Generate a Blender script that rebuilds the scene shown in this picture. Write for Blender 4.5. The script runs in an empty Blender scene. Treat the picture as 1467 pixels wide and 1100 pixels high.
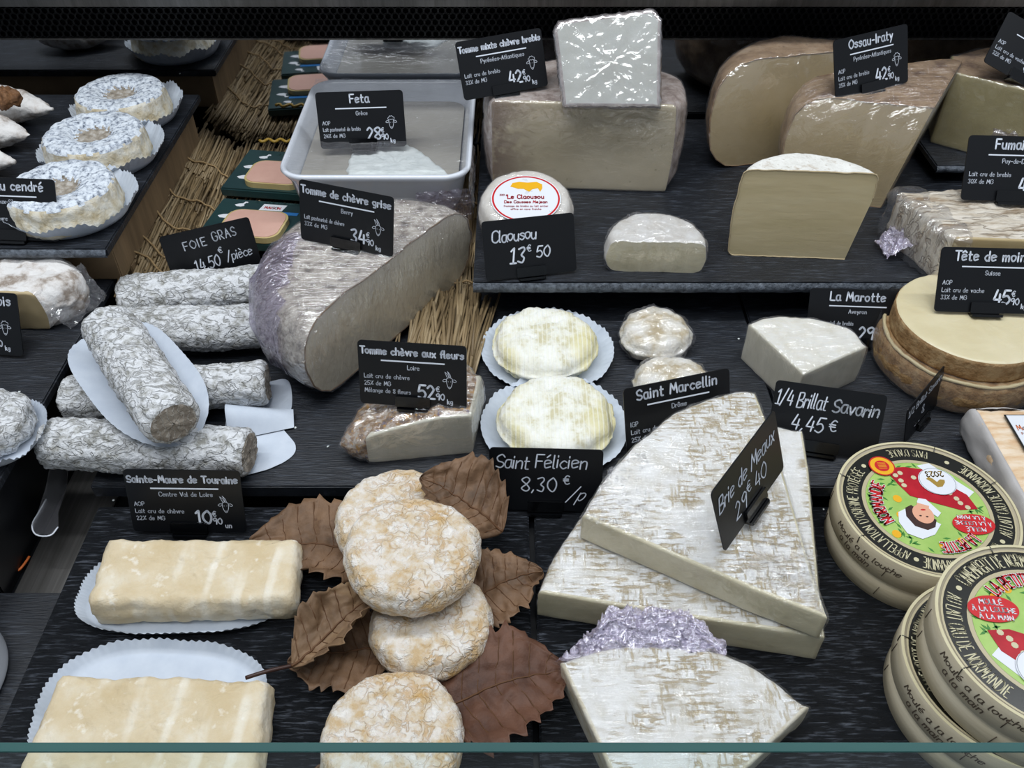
import bpy, bmesh, math, random
import numpy as np
from mathutils import Vector, Matrix, noise
C = bpy.context.scene.collection
PI = math.pi

# ------------------------------------------------------------------ camera, world, lights, exposure
F = 1250.0; PITCH = math.radians(42.6); H = 0.51
SP, CP = math.sin(PITCH), math.cos(PITCH)
cam_data = bpy.data.cameras.new('camera'); cam = bpy.data.objects.new('camera', cam_data); C.objects.link(cam)
cam.location = (0, 0, H); cam.rotation_euler = (math.radians(90) - PITCH, 0, 0)
cam_data.sensor_width = 36; cam_data.lens = 36 * F / 1467; cam_data.clip_start = 0.01
bpy.context.scene.camera = cam
sc = bpy.context.scene
sc.view_settings.view_transform = 'Standard'; sc.view_settings.look = 'None'
sc.view_settings.gamma = 1; sc.view_settings.use_curve_mapping = False
sc.view_settings.exposure = 0.0
w = bpy.data.worlds.new('shop'); sc.world = w; w.use_nodes = True
w.node_tree.nodes['Background'].inputs[0].default_value = (0.80, 0.88, 1.0, 1)
w.node_tree.nodes['Background'].inputs[1].default_value = 0.34

def area(name, loc, target, sx, sy, energy, col):
    l = bpy.data.lights.new(name, 'AREA'); l.shape = 'RECTANGLE'; l.size = sx; l.size_y = sy
    l.energy = energy; l.color = col
    o = bpy.data.objects.new(name, l); C.objects.link(o); o.location = loc
    o.rotation_euler = (Vector(target) - Vector(loc)).to_track_quat('-Z', 'Y').to_euler()
    return o
area('case_lamp', (0.10, 0.56, 0.95), (0.10, 0.53, 0), 1.7, 0.045, 8.4, (0.93, 0.97, 1.0))
area('shop_fill', (-0.3, -0.2, 2.2), (0, 0.5, 0), 1.6, 0.6, 22.0, (0.95, 0.98, 1.0))  # soft frontal fill added for the shop's ambient light

# ------------------------------------------------------------------ maths helpers
def at(u, v, z):
    """a point of the plane at height z"""
    vv = (v - 550) / F; d = (H - z) / (SP + vv * CP)
    return np.array([(u - 733.5) / F * d, d * (CP - vv * SP), z])
def zat(y, v):
    vv = (v - 550) / F; return H - y * (SP + vv * CP) / (CP - vv * SP)
def rpx(px, v, z):
    vv = (v - 550) / F; return px / F * (H - z) / (SP + vv * CP)
def fbm(p, s, seed=0, octv=3):
    return noise.fractal(Vector((p[0]*s + seed*7.3, p[1]*s - seed*3.1, p[2]*s + seed*1.7)), 0.6, 2.1, octv)
def catmull(pts, n=5, closed=False):
    P = [np.array(p, float) for p in pts]; out = []
    m = len(P)
    if m < 3 and not closed: return P
    rng = range(m if closed else m - 1)
    for i in rng:
        if closed: a, b, c, d = P[(i-1) % m], P[i], P[(i+1) % m], P[(i+2) % m]
        else: a, b, c, d = P[max(i-1, 0)], P[i], P[i+1], P[min(i+2, m-1)]
        for k in range(n):
            t = k / n
            out.append(0.5*((2*b) + (-a+c)*t + (2*a-5*b+4*c-d)*t*t + (-a+3*b-3*c+d)*t**3))
    if not closed: out.append(P[-1])
    return out

# ------------------------------------------------------------------ object helpers
def thing(name, label, cat, loc=(0, 0, 0), group=None):
    o = bpy.data.objects.new(name, None); C.objects.link(o); o.location = loc
    o.empty_display_size = 0.01
    o['label'] = label; o['category'] = cat
    if group: o['group'] = group
    return o
def wloc(o):
    v = Vector((0, 0, 0))
    while o is not None: v += o.location; o = o.parent
    return v
def part(name, V, Fc, mat, parent=None, smooth=True, label=None, kind=None, base=None, solid=None):
    V = np.asarray(V, float)
    off = np.array(wloc(parent)) if parent else np.zeros(3)
    if parent is None and base is not None: off = np.array(base, float)
    me = bpy.data.meshes.new(name)
    me.from_pydata((V - off).tolist(), [], [list(map(int, f)) for f in Fc])
    me.materials.append(mat)
    if smooth: me.polygons.foreach_set('use_smooth', [True] * len(me.polygons))
    me.update()
    o = bpy.data.objects.new(name, me); C.objects.link(o)
    if parent: o.parent = parent
    elif base is not None: o.location = base
    if label: o['label'] = label
    if kind: o['kind'] = kind
    if solid:
        m = o.modifiers.new('thickness', 'SOLIDIFY'); m.thickness = solid; m.offset = 0
    return o
def tag(o, label, cat, group=None):
    o['label'] = label; o['category'] = cat
    if group: o['group'] = group
    return o
def normals(V, Fc):
    N = np.zeros_like(V)
    tri = []
    for f in Fc:
        for k in range(1, len(f) - 1): tri.append((f[0], f[k], f[k+1]))
    T = np.array(tri); a, b, c = V[T[:, 0]], V[T[:, 1]], V[T[:, 2]]
    n = np.cross(b - a, c - a)
    for k in range(3): np.add.at(N, T[:, k], n)
    return N / (np.linalg.norm(N, axis=1, keepdims=True) + 1e-12)
def displace(V, Fc, amp, s, seed=0, octv=3, stretch=(1, 1, 1), ridge=False, mask=None):
    N = normals(V, Fc); S = np.array(stretch)
    d = np.array([fbm(p * S, s, seed, octv) for p in V])
    if ridge: d = 0.35 - np.abs(d) * 1.6
    if mask is not None: d = d * mask
    return V + N * (d * amp)[:, None]
def xform(V, M):
    M = np.array(M); return V @ M[:3, :3].T + M[:3, 3]
def box_geo(x0, x1, y0, y1, z0, z1, b=0.0):
    """box with bevelled edges"""
    bm = bmesh.new()
    bmesh.ops.create_cube(bm, size=1)
    for v in bm.verts:
        v.co = Vector(((x0+x1)/2 + v.co.x*(x1-x0), (y0+y1)/2 + v.co.y*(y1-y0), (z0+z1)/2 + v.co.z*(z1-z0)))
    if b: bmesh.ops.bevel(bm, geom=bm.edges[:], offset=b, segments=2, affect='EDGES')
    bm.verts.index_update()
    V = np.array([v.co[:] for v in bm.verts]); Fc = [[v.index for v in f.verts] for f in bm.faces]
    bm.free(); return V, Fc
def tube_geo(pts, r, n=6, taper=None, closed_end=True):
    P = [Vector(p) for p in pts]; V = []; Fc = []
    up = Vector((0.1, 0.2, 1)).normalized()
    for i, p in enumerate(P):
        t = (P[min(i+1, len(P)-1)] - P[max(i-1, 0)]).normalized()
        a = t.cross(up)
        if a.length < 1e-4: a = t.cross(Vector((1, 0, 0)))
        a.normalize(); b = t.cross(a)
        rr = r if taper is None else r * taper[i]
        for k in range(n):
            th = 2*PI*k/n; V.append(p + (a*math.cos(th) + b*math.sin(th)) * rr)
    for i in range(len(P)-1):
        for k in range(n):
            Fc.append([i*n+k, i*n+(k+1) % n, (i+1)*n+(k+1) % n, (i+1)*n+k])
    if closed_end:
        Fc.append([k for k in range(n)][::-1]); Fc.append([(len(P)-1)*n+k for k in range(n)])
    return np.array([v[:] for v in V]), Fc
def join(gs):
    V = []; Fc = []; o = 0
    for v, f in gs:
        V.append(v); Fc += [[i + o for i in q] for q in f]; o += len(v)
    return np.concatenate(V), Fc

# ------------------------------------------------------------------ materials
def srgb(h):
    h = h.lstrip('#'); c = [int(h[i:i+2], 16)/255 for i in (0, 2, 4)]
    return tuple(((x/12.92) if x <= 0.04045 else ((x+0.055)/1.055)**2.4) for x in c) + (1,)
def mat(name, cols, scale=40, rough=0.7, stretch=(1, 1, 1), bump=0.0, bscale=None, bdist=0.001, layers=(), spec=0.3,
        detail=5, sss=0.0, sheen=0.0, metal=0.0, coat=0.0, lo=0.3, hi=0.7, brough=0.6, extra_bump=None):
    """noise colour ramp plus masked layers of other colours; bump for the fine relief"""
    m = bpy.data.materials.new(name); m.use_nodes = True; nt = m.node_tree; N = nt.nodes; L = nt.links
    b = N['Principled BSDF']; b.inputs['Roughness'].default_value = rough
    b.inputs['Specular IOR Level'].default_value = spec; b.inputs['Metallic'].default_value = metal
    if sss:
        b.inputs['Subsurface Weight'].default_value = sss; b.inputs['Subsurface Radius'].default_value = (1, .75, .5)
        b.inputs['Subsurface Scale'].default_value = 0.006
    if coat: b.inputs['Coat Weight'].default_value = coat; b.inputs['Coat Roughness'].default_value = 0.15
    tc = N.new('ShaderNodeTexCoord')
    def mapped(st):
        mp = N.new('ShaderNodeMapping'); L.new(tc.outputs['Object'], mp.inputs[0]); mp.inputs['Scale'].default_value = st
        return mp.outputs[0]
    def noise_n(sc_, st, det=detail, dist=0.0, rg=0.6):
        n = N.new('ShaderNodeTexNoise'); L.new(mapped(st), n.inputs['Vector'])
        n.inputs['Scale'].default_value = sc_; n.inputs['Detail'].default_value = det
        n.inputs['Distortion'].default_value = dist; n.inputs['Roughness'].default_value = rg
        return n.outputs[0]
    def vor(sc_, st, feat='DISTANCE_TO_EDGE'):
        # warped voronoi
        n0 = N.new('ShaderNodeTexNoise'); L.new(mapped(st), n0.inputs['Vector']); n0.inputs['Scale'].default_value = sc_*1.1; n0.inputs['Detail'].default_value = 3
        vm = N.new('ShaderNodeVectorMath'); vm.operation = 'MULTIPLY_ADD'
        L.new(n0.outputs[1], vm.inputs[0]); vm.inputs[1].default_value = (0.9/sc_,)*3; L.new(mapped(st), vm.inputs[2])
        v = N.new('ShaderNodeTexVoronoi'); v.feature = feat; L.new(vm.outputs[0], v.inputs['Vector']); v.inputs['Scale'].default_value = sc_
        return v.outputs['Distance']
    def rdg(sc_, st, det):
        # thin wandering lines where a noise crosses its middle value
        n = N.new('ShaderNodeTexNoise'); L.new(mapped(st), n.inputs['Vector']); n.inputs['Scale'].default_value = sc_
        n.inputs['Detail'].default_value = det; n.inputs['Distortion'].default_value = .8
        a = N.new('ShaderNodeMath'); a.operation = 'SUBTRACT'; L.new(n.outputs[0], a.inputs[0]); a.inputs[1].default_value = .5
        b2 = N.new('ShaderNodeMath'); b2.operation = 'ABSOLUTE'; L.new(a.outputs[0], b2.inputs[0])
        c2 = N.new('ShaderNodeMath'); c2.operation = 'MULTIPLY_ADD'; L.new(b2.outputs[0], c2.inputs[0]); c2.inputs[1].default_value = -8; c2.inputs[2].default_value = 1
        return c2.outputs[0]
    def wav(sc_, st, dist=2.0):
        n = N.new('ShaderNodeTexWave'); L.new(mapped(st), n.inputs['Vector']); n.inputs['Scale'].default_value = sc_
        n.inputs['Distortion'].default_value = dist; n.inputs['Detail'].default_value = 3; n.inputs['Detail Scale'].default_value = 2
        return n.outputs['Fac'] if 'Fac' in n.outputs else n.outputs[1]
    def grad(axis, a, bb):
        sx = N.new('ShaderNodeSeparateXYZ'); L.new(tc.outputs['Object'], sx.inputs[0])
        mr = N.new('ShaderNodeMapRange'); L.new(sx.outputs[axis], mr.inputs[0])
        mr.inputs[1].default_value = a; mr.inputs[2].default_value = bb; return mr.outputs[0]
    if len(cols) == 1:
        b.inputs['Base Color'].default_value = srgb(cols[0]); cur = None
        rgb = N.new('ShaderNodeRGB'); rgb.outputs[0].default_value = srgb(cols[0]); cur = rgb.outputs[0]
    else:
        r = N.new('ShaderNodeValToRGB'); L.new(noise_n(scale, stretch), r.inputs[0])
        e = r.color_ramp.elements; e[0].position = lo; e[1].position = hi
        e[0].color = srgb(cols[0]); e[1].color = srgb(cols[-1])
        for i, c in enumerate(cols[1:-1]):
            k = e.new(lo + (hi-lo)*(i+1)/(len(cols)-1)); k.color = srgb(c)
        cur = r.outputs[0]
    heights = []
    for ly in layers:
        k = ly.get('kind', 'noise'); st = ly.get('stretch', (1, 1, 1))
        if k == 'noise': f = noise_n(ly['scale'], st, ly.get('detail', 4), ly.get('dist', 0))
        elif k == 'voronoi': f = vor(ly['scale'], st)
        elif k == 'cells': f = vor(ly['scale'], st, 'F1')
        elif k == 'wave': f = wav(ly['scale'], st, ly.get('dist', 2))
        elif k == 'ridge': f = rdg(ly['scale'], st, ly.get('detail', 2))
        elif k == 'grad': f = grad(ly['axis'], ly['a'], ly['b'])
        mr = N.new('ShaderNodeMapRange'); L.new(f, mr.inputs[0]); mr.inputs[1].default_value = ly.get('lo', .5); mr.inputs[2].default_value = ly.get('hi', .6)
        fac = mr.outputs[0]
        if 'mask' in ly:
            ms, ml, mh = ly['mask']
            m2 = N.new('ShaderNodeMapRange'); L.new(noise_n(ms, (1, 1, 1), 3), m2.inputs[0]); m2.inputs[1].default_value = ml; m2.inputs[2].default_value = mh
            mm = N.new('ShaderNodeMath'); mm.operation = 'MULTIPLY'; L.new(fac, mm.inputs[0]); L.new(m2.outputs[0], mm.inputs[1]); fac = mm.outputs[0]
        mm = N.new('ShaderNodeMath'); mm.operation = 'MULTIPLY'; L.new(fac, mm.inputs[0]); mm.inputs[1].default_value = ly.get('amt', 1.0)
        mx = N.new('ShaderNodeMix'); mx.data_type = 'RGBA'; L.new(mm.outputs[0], mx.inputs[0]); L.new(cur, mx.inputs[6]); mx.inputs[7].default_value = srgb(ly['col'])
        cur = mx.outputs[2]
        if ly.get('h'):
            h = N.new('ShaderNodeMath'); h.operation = 'MULTIPLY'; L.new(mm.outputs[0], h.inputs[0]); h.inputs[1].default_value = ly['h']; heights.append(h.outputs[0])
    L.new(cur, b.inputs['Base Color'])
    if bump or heights:
        hcur = noise_n(bscale or scale*3, stretch, 6, 0, brough)
        for h in heights:
            ad = N.new('ShaderNodeMath'); ad.operation = 'ADD'; L.new(hcur, ad.inputs[0]); L.new(h, ad.inputs[1]); hcur = ad.outputs[0]
        bp = N.new('ShaderNodeBump'); bp.inputs['Strength'].default_value = min(1, bump or .5); bp.inputs['Distance'].default_value = bdist
        L.new(hcur, bp.inputs['Height']); L.new(bp.outputs[0], b.inputs['Normal'])
    return m
def flat(name, col, rough=0.5, spec=0.4, metal=0.0):
    return mat(name, [col], rough=rough, spec=spec, metal=metal)
def film_mat(name, tint='#ffffff', haze=0.05, gloss=0.30, scale=(60, 60, 60), rough=0.10, strength=0.8, dist=0.002, hazecol='#f4f4ff', rot=(0, 0, 0)):
    m = bpy.data.materials.new(name); m.use_nodes = True; nt = m.node_tree; N = nt.nodes; L = nt.links
    N.remove(N['Principled BSDF']); out = N['Material Output']
    tr = N.new('ShaderNodeBsdfTransparent'); tr.inputs[0].default_value = srgb(tint)
    gl = N.new('ShaderNodeBsdfGlossy'); gl.inputs['Roughness'].default_value = rough; gl.inputs[0].default_value = (1, 1, 1, 1)
    df = N.new('ShaderNodeBsdfDiffuse'); df.inputs[0].default_value = srgb(hazecol)
    tc = N.new('ShaderNodeTexCoord'); mp = N.new('ShaderNodeMapping'); mp.inputs['Scale'].default_value = scale; mp.inputs['Rotation'].default_value = [math.radians(q) for q in rot]
    L.new(tc.outputs['Object'], mp.inputs[0])
    n = N.new('ShaderNodeTexNoise'); n.inputs['Scale'].default_value = 1; n.inputs['Detail'].default_value = 4; n.inputs['Distortion'].default_value = 1.2
    L.new(mp.outputs[0], n.inputs['Vector'])
    bp = N.new('ShaderNodeBump'); bp.inputs['Strength'].default_value = strength; bp.inputs['Distance'].default_value = dist
    L.new(n.outputs[0], bp.inputs['Height']); L.new(bp.outputs[0], gl.inputs['Normal'])
    lw = N.new('ShaderNodeLayerWeight'); lw.inputs['Blend'].default_value = 0.25; L.new(bp.outputs[0], lw.inputs['Normal'])
    mr = N.new('ShaderNodeMapRange'); L.new(lw.outputs['Facing'], mr.inputs[0]); mr.inputs[3].default_value = gloss*0.6; mr.inputs[4].default_value = min(1, gloss*2)
    m1 = N.new('ShaderNodeMixShader'); m1.inputs[0].default_value = haze; L.new(tr.outputs[0], m1.inputs[1]); L.new(df.outputs[0], m1.inputs[2])
    m2 = N.new('ShaderNodeMixShader'); L.new(mr.outputs[0], m2.inputs[0]); L.new(m1.outputs[0], m2.inputs[1]); L.new(gl.outputs[0], m2.inputs[2])
    L.new(m2.outputs[0], out.inputs[0]); return m
M = {}
M['slate'] = mat('slate_black', ['#14161b', '#20242b'], 10, 0.40, (6, 60, 6), 0.6, 14, 0.0012, spec=0.45,
    layers=[dict(scale=1, stretch=(60, 620, 60), detail=3, lo=.55, hi=.70, col='#4a505a', amt=.6)])  # paler grain streaks, their sheen put into the colour
M['slate_grain'] = mat('slate_grain_sheen', ['#131519', '#24272d'], 9, 0.34, (8, 60, 8), 1.0, 9, 0.005, spec=0.5, brough=.7,
    layers=[dict(scale=1, stretch=(75, 620, 75), detail=3, lo=.52, hi=.66, col='#6c727d', amt=.85, h=.6)])  # pale streaks: grain relief plus its bright sheen painted as colour
M['slate_edge'] = mat('slate_chipped_edge', ['#2c3138', '#6d7580'], 220, 0.5, bump=0.9, bscale=260, bdist=0.002, spec=.5)
M['deck'] = mat('dark_deck', ['#0a0b0e', '#121418'], 20, 0.35, spec=.35)
M['steel'] = mat('brushed_steel', ['#6d6b68', '#8a8886'], 8, 0.38, (30, 1, 1), 0.3, 8, .0003, metal=0.9)
M['mirror'] = mat('case_mirror', ['#c9cbce'], rough=0.035, metal=1.0)
M['black_metal'] = mat('black_metal', ['#08090c'], rough=0.5, spec=.4)
M['grille_back'] = mat('grille_shadow', ['#030406'], rough=0.9, spec=.1)
M['wood_box'] = mat('tan_board', ['#6c5a44', '#8a7458'], 12, 0.7, (1, 8, 1), .2, 60, .0004)
M['straw'] = mat('straw', ['#52432f', '#8a7657', '#b3a183'], 90, 0.55, (1, .06, 1), .4, 300, .0004, spec=.35)
M['twine'] = mat('twine', ['#8a7150', '#a88f68'], 300, 0.8)
M['ceramic'] = mat('white_ceramic', ['#d8dde6'], rough=0.14, spec=.6, coat=.4)
M['brine'] = mat('cloudy_brine', ['#97938c', '#aaa79f'], 14, 0.08, bump=.15, bscale=30, bdist=.001, spec=.7)
M['feta'] = mat('feta_white', ['#cfd6d6', '#e6ebea'], 60, 0.35, bump=.6, bscale=120, bdist=.002, spec=.5)
M['paper'] = mat('white_paper', ['#b9c2cf', '#c6ced9'], 60, 0.75, bump=.2, bscale=300, bdist=.0003, spec=.2)
M['board'] = mat('sign_black', ['#0b0d11'], rough=0.38, spec=.4)
M['clip'] = mat('clip_black', ['#050608'], rough=0.15, spec=.6)
M['chalk'] = mat('white_ink', ['#d5dbe6'], rough=0.7)
M['print'] = mat('grey_ink', ['#bcc2cd'], rough=0.7)
M['faint'] = mat('worn_chalk', ['#8d9299', '#d5dbe6'], 700, 0.8)
# cheeses
M['paste_grey'] = mat('paste_greyish', ['#9d9583', '#b3ab99', '#bbb4a4'], 18, 0.45, (1, 1, 1), .35, 70, .0012, spec=.4, sss=.15,
    layers=[dict(kind='voronoi', scale=55, lo=.06, hi=0, col='#8f8674', amt=.25)])
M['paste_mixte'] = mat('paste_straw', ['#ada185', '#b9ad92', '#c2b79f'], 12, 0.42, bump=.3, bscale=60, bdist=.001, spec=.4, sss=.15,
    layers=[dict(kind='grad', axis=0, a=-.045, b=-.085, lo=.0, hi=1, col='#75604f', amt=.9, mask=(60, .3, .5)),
            dict(scale=140, lo=.66, hi=.72, col='#8f8768', amt=.6, h=-.5)])
M['paste_ossau'] = mat('paste_yellow', ['#ab9870', '#b5a27c', '#bdab88'], 14, 0.4, bump=.3, bscale=50, bdist=.001, spec=.4, sss=.15,
    layers=[dict(scale=60, lo=.70, hi=.74, col='#84734a', amt=.7, h=-.8)])
M['paste_half'] = mat('paste_straw_layered', ['#b8aa84', '#c1b28e', '#c8bb99'], 10, 0.42, (1, 1, 4), bump=.25, bscale=40, bdist=.001, spec=.35, sss=.15)
M['paste_white'] = mat('paste_ivory', ['#c2bdab', '#d5d0c0'], 30, 0.35, (3, 3, 1), .4, 60, .001, spec=.45, sss=.2)
M['paste_cream'] = mat('paste_cream', ['#b7ae8f', '#cdc4a6', '#d6ceb3'], 26, 0.4, bump=.4, bscale=90, bdist=.0015, spec=.4, sss=.2)
M['paste_olive'] = mat('paste_olive', ['#8a7f55', '#988d62', '#a3986f'], 15, 0.42, bump=.3, bscale=50, bdist=.001, spec=.35, sss=.1)
M['paste_shiny'] = mat('paste_shiny_white', ['#b9b9ad', '#d2d4cc'], 30, 0.25, bump=.4, bscale=200, bdist=.0012, spec=.6, sss=.2)
M['rind_grey'] = mat('rind_grey_tomme', ['#6e6660', '#a39b92', '#bdb6ad'], 120, 0.8, bump=.9, bscale=350, bdist=.002, lo=.33, hi=.62, sss=.05,
    layers=[dict(scale=35, lo=.58, hi=.68, col='#5b4640', amt=.6), dict(scale=50, lo=.60, hi=.7, col='#cfc9c0', amt=.7), dict(scale=260, lo=.58, hi=.66, col='#7a6c60', amt=.7)])
M['rind_tan'] = mat('rind_tan', ['#a39273', '#b8a98a'], 100, .7)
M['rind_line'] = mat('rind_line', ['#5d4b3c', '#7a6652'], 100, .7)
M['rind_mixte'] = mat('rind_pinkish', ['#86756c', '#a89a92', '#b9aea8'], 90, 0.75, bump=.7, bscale=300, bdist=.0015, lo=.35, hi=.62)
M['rind_brown'] = mat('rind_tan_brown', ['#6e553f', '#93795c', '#a68d70'], 50, 0.65, bump=.6, bscale=200, bdist=.0012, lo=.34, hi=.66,
    layers=[dict(scale=30, lo=.58, hi=.7, col='#b39f88', amt=.7), dict(scale=170, lo=.6, hi=.7, col='#5c4631', amt=.5)])
M['rind_half'] = mat('rind_white_brown', ['#cfcdc6', '#e0dfda'], 120, 0.85, bump=.8, bscale=300, bdist=.0015, lo=.3, hi=.6,
    layers=[dict(scale=60, lo=.56, hi=.68, col='#a3917a', amt=.8), dict(scale=300, lo=.6, hi=.7, col='#8f7d66', amt=.5)])
M['rind_rib'] = mat('rind_ribbed_tan', ['#9c8a74', '#cabfae', '#d9d1c4'], 30, 0.85, (1, 6, 1), bump=1, bscale=60, bdist=.003, lo=.32, hi=.58,
    layers=[dict(kind='ridge', scale=60, stretch=(.4, 2, 1), lo=.6, hi=.95, col='#7a6249', amt=.5, h=-.6)])
M['rind_bark'] = mat('rind_white_bark', ['#96958f', '#c3c4c4', '#dcdee1'], 150, 0.9, bump=1, bscale=300, bdist=.0022, lo=.34, hi=.56,
    layers=[dict(kind='ridge', scale=150, stretch=(.6, 1, 1), lo=.62, hi=.95, col='#7f7e7a', amt=.55, h=-.6)])
M['rind_bark_end'] = mat('rind_grey_brown_end', ['#6e655b', '#8f867b', '#a39b90'], 80, 0.85, bump=.9, bscale=160, bdist=.002,
    layers=[dict(kind='wave', scale=90, dist=8, lo=.75, hi=1, col='#c2bdb5', amt=.5, h=.5)])
M['ash_top'] = mat('ash_white_blue', ['#5c6472', '#b4bcc8', '#dbe2ea'], 260, 0.9, bump=1, bscale=300, bdist=.002, lo=.34, hi=.56,
    layers=[dict(scale=40, lo=.54, hi=.70, col='#6a6f78', amt=.5), dict(scale=70, lo=.56, hi=.66, col='#dfe4ea', amt=.6)])
M['ash_hollow'] = mat('ash_hollow', ['#6d665c', '#9a9184', '#c3bfba'], 170, 0.9, bump=1, bscale=260, bdist=.002)
M['ash_side'] = mat('cream_ash_side', ['#b3a485', '#cfc5ae', '#dcd8cc'], 90, 0.8, bump=.9, bscale=180, bdist=.002, lo=.34, hi=.6)
M['fig'] = mat('white_bloom', ['#93877c', '#c9c3be', '#dcdad8'], 60, 0.8, bump=.8, bscale=150, bdist=.002, lo=.36, hi=.55)
M['walnut'] = mat('walnut', ['#4f3420', '#8a6342'], 160, 0.6, bump=1, bscale=200, bdist=.002)
M['felicien'] = mat('felicien_rind', ['#c6bf9f', '#dddccf', '#e6e6df'], 60, 0.8, bump=.7, bscale=200, bdist=.0015, lo=.36, hi=.56, sss=.1,
    layers=[dict(kind='wave', scale=19, stretch=(.15, 1, 0), dist=1.0, lo=.30, hi=.62, col='#cfc68f', amt=.75, mask=(28, .40, .5), h=-.4),
            dict(kind='wave', scale=85, stretch=(1, .1, 0), dist=1, lo=.6, hi=.9, col='#e5e4d6', amt=.55, h=.3)])
M['marcellin'] = mat('marcellin_rind', ['#b9a988', '#d6d0c2', '#e2dfd8'], 55, 0.75, bump=1, bscale=110, bdist=.003, lo=.36, hi=.6, sss=.1)
M['marotte_top'] = mat('bloomy_white_top', ['#d3cfc2', '#e2e1dc'], 60, 0.85, bump=.7, bscale=160, bdist=.0015, sss=.1,
    layers=[dict(scale=40, lo=.6, hi=.75, col='#c9c0a4', amt=.6)])
M['brie'] = mat('brie_rind', ['#c6c2b8', '#d8d7d4', '#dededd'], 50, 0.7, bump=.7, bscale=200, bdist=.0015, sss=.08,
    layers=[dict(scale=1, stretch=(90, 420, 90), lo=.50, hi=.57, col='#a2916d', amt=.85, mask=(22, .42, .52), h=-.5),
            dict(scale=1, stretch=(420, 90, 90), lo=.53, hi=.60, col='#ab9a74', amt=.8, mask=(18, .44, .54), h=-.5)])
M['brie_side'] = mat('brie_edge', ['#b5a583', '#cfc7b2', '#d9d5c9'], 70, 0.7, bump=.8, bscale=200, bdist=.0015)
M['goat'] = mat('goat_rind', ['#c4ab86', '#cfc2ae', '#dad3ca'], 80, 0.75, bump=.8, bscale=240, bdist=.0018, lo=.36, hi=.56, sss=.1,
    layers=[dict(kind='ridge', scale=150, detail=2, lo=.45, hi=.95, col='#b89260', amt=.55, h=-.7, mask=(24, .36, .54)),
            dict(scale=26, lo=.54, hi=.68, col='#c49a55', amt=.65),
            dict(scale=150, lo=.56, hi=.66, col='#e4e0da', amt=.8, h=.4)])
M['lingot'] = mat('lingot_rind', ['#c8b592', '#d1c1a3', '#dbd2bf'], 32, 0.7, bump=.8, bscale=120, bdist=.0018, lo=.34, hi=.66, sss=.1,
    layers=[dict(kind='wave', scale=14, stretch=(1, .12, 0), dist=3.5, lo=.8, hi=.98, col='#e8e3d6', amt=.55, h=.3, mask=(20, .42, .55)),
            dict(scale=90, lo=.6, hi=.7, col='#ece8de', amt=.6)])
M['flower'] = mat('flower_rind', ['#5f4d45', '#94734a', '#b5aa9e'], 190, 0.6, bump=1, bscale=170, bdist=.003, lo=.36, hi=.6,
    layers=[dict(scale=170, lo=.57, hi=.63, col='#b5862f', amt=.9), dict(scale=200, stretch=(1.3, 1, 1), lo=.6, hi=.66, col='#655a75', amt=.8), dict(scale=150, lo=.62, hi=.68, col='#d6cfc4', amt=.8)])
M['claou'] = mat('claousou_rind', ['#cbc4ba', '#dddad5'], 50, 0.75, bump=.7, bscale=150, bdist=.0015)
M['camem'] = mat('half_rind', ['#bdb7ae', '#d7d6d4'], 60, 0.75, bump=.6, bscale=120, bdist=.0015)
M['tete_rind'] = mat('tete_rind', ['#7d5f3c', '#967650', '#a88c66'], 110, 0.6, (1, 1, 1), bump=.9, bscale=300, bdist=.0015, lo=.34, hi=.62)
M['tete_top'] = mat('tete_top', ['#c6b994', '#cec3a1', '#d3c8aa'], 14, 0.35, (1, 1.6, 1), .4, 60, .001, spec=.5, sss=.15)
M['maroilles'] = mat('maroilles_top', ['#c9a581', '#d6bb9a', '#dfcdb6'], 90, 0.6, (.5, 2, 1), .7, 60, .0015, lo=.34, hi=.62)
M['wrap_paper'] = mat('waxed_paper', ['#a8a4a2', '#bcb9b8'], 18, 0.35, bump=.4, bscale=50, bdist=.001, spec=.5)
M['leaf'] = mat('dry_leaf', ['#4a392b', '#69503b', '#7d6149'], 35, 0.6, bump=.7, bscale=180, bdist=.0012, spec=.35,
    layers=[dict(scale=90, lo=.62, hi=.72, col='#4a3122', amt=.6)])
M['leaf_red'] = mat('dry_leaf_red', ['#3f2a22', '#573a2c', '#684736'], 35, 0.6, bump=.7, bscale=180, bdist=.0012, spec=.35)
M['leaf_vein'] = mat('leaf_vein', ['#5a3d26'], rough=.6)
M['bentwood'] = mat('bent_poplar', ['#b4a98f', '#c0b59d', '#c9c0aa'], 14, 0.55, (1, 1, 7), .3, 60, .0005, spec=.3)
M['bentwood_top'] = mat('poplar_rim', ['#bfb590', '#cdc5a4'], 30, 0.5, spec=.35)
M['staple'] = flat('staple_wire', '#5c5b58', .3, .6, .8)
M['brown_ink'] = flat('brown_ink', '#54483c', .7)
M['gold_ring'] = flat('cream_gold', '#b3a888', .35, .5)
M['blackp'] = flat('label_black', '#14140f', .3, .5)
M['creamp'] = flat('label_cream', '#c4bd9c', .4)
M['greenp'] = mat('label_green', ['#8fb457', '#a6c46c'], 60, .3, spec=.5)
M['leafp'] = flat('label_leaf', '#3f7d34', .35)
M['redp'] = flat('label_red', '#c02227', .3)
M['dred'] = mat('label_dark_red', ['#9c1524', '#b51f2c'], 80, .3)
M['whitep'] = flat('label_white', '#d9dce2', .35)
M['skinp'] = flat('label_skin', '#d9a184', .4)
M['hairp'] = flat('label_hair', '#38221c', .4)
M['yelp'] = flat('label_yellow', '#e0a820', .35)
M['goldp'] = flat('label_gold', '#9c7f35', .4)
M['orangep'] = flat('label_orange', '#d06a2c', .4)
M['greyp'] = flat('label_grey', '#8b9098', .5)
M['bluep'] = flat('pack_blue', '#2d6fae', .35)
M['pack'] = mat('pack_green', ['#1c3236', '#24403f'], 10, .35, spec=.5)
M['packtext'] = flat('pack_text', '#3a5a58', .5)
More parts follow.
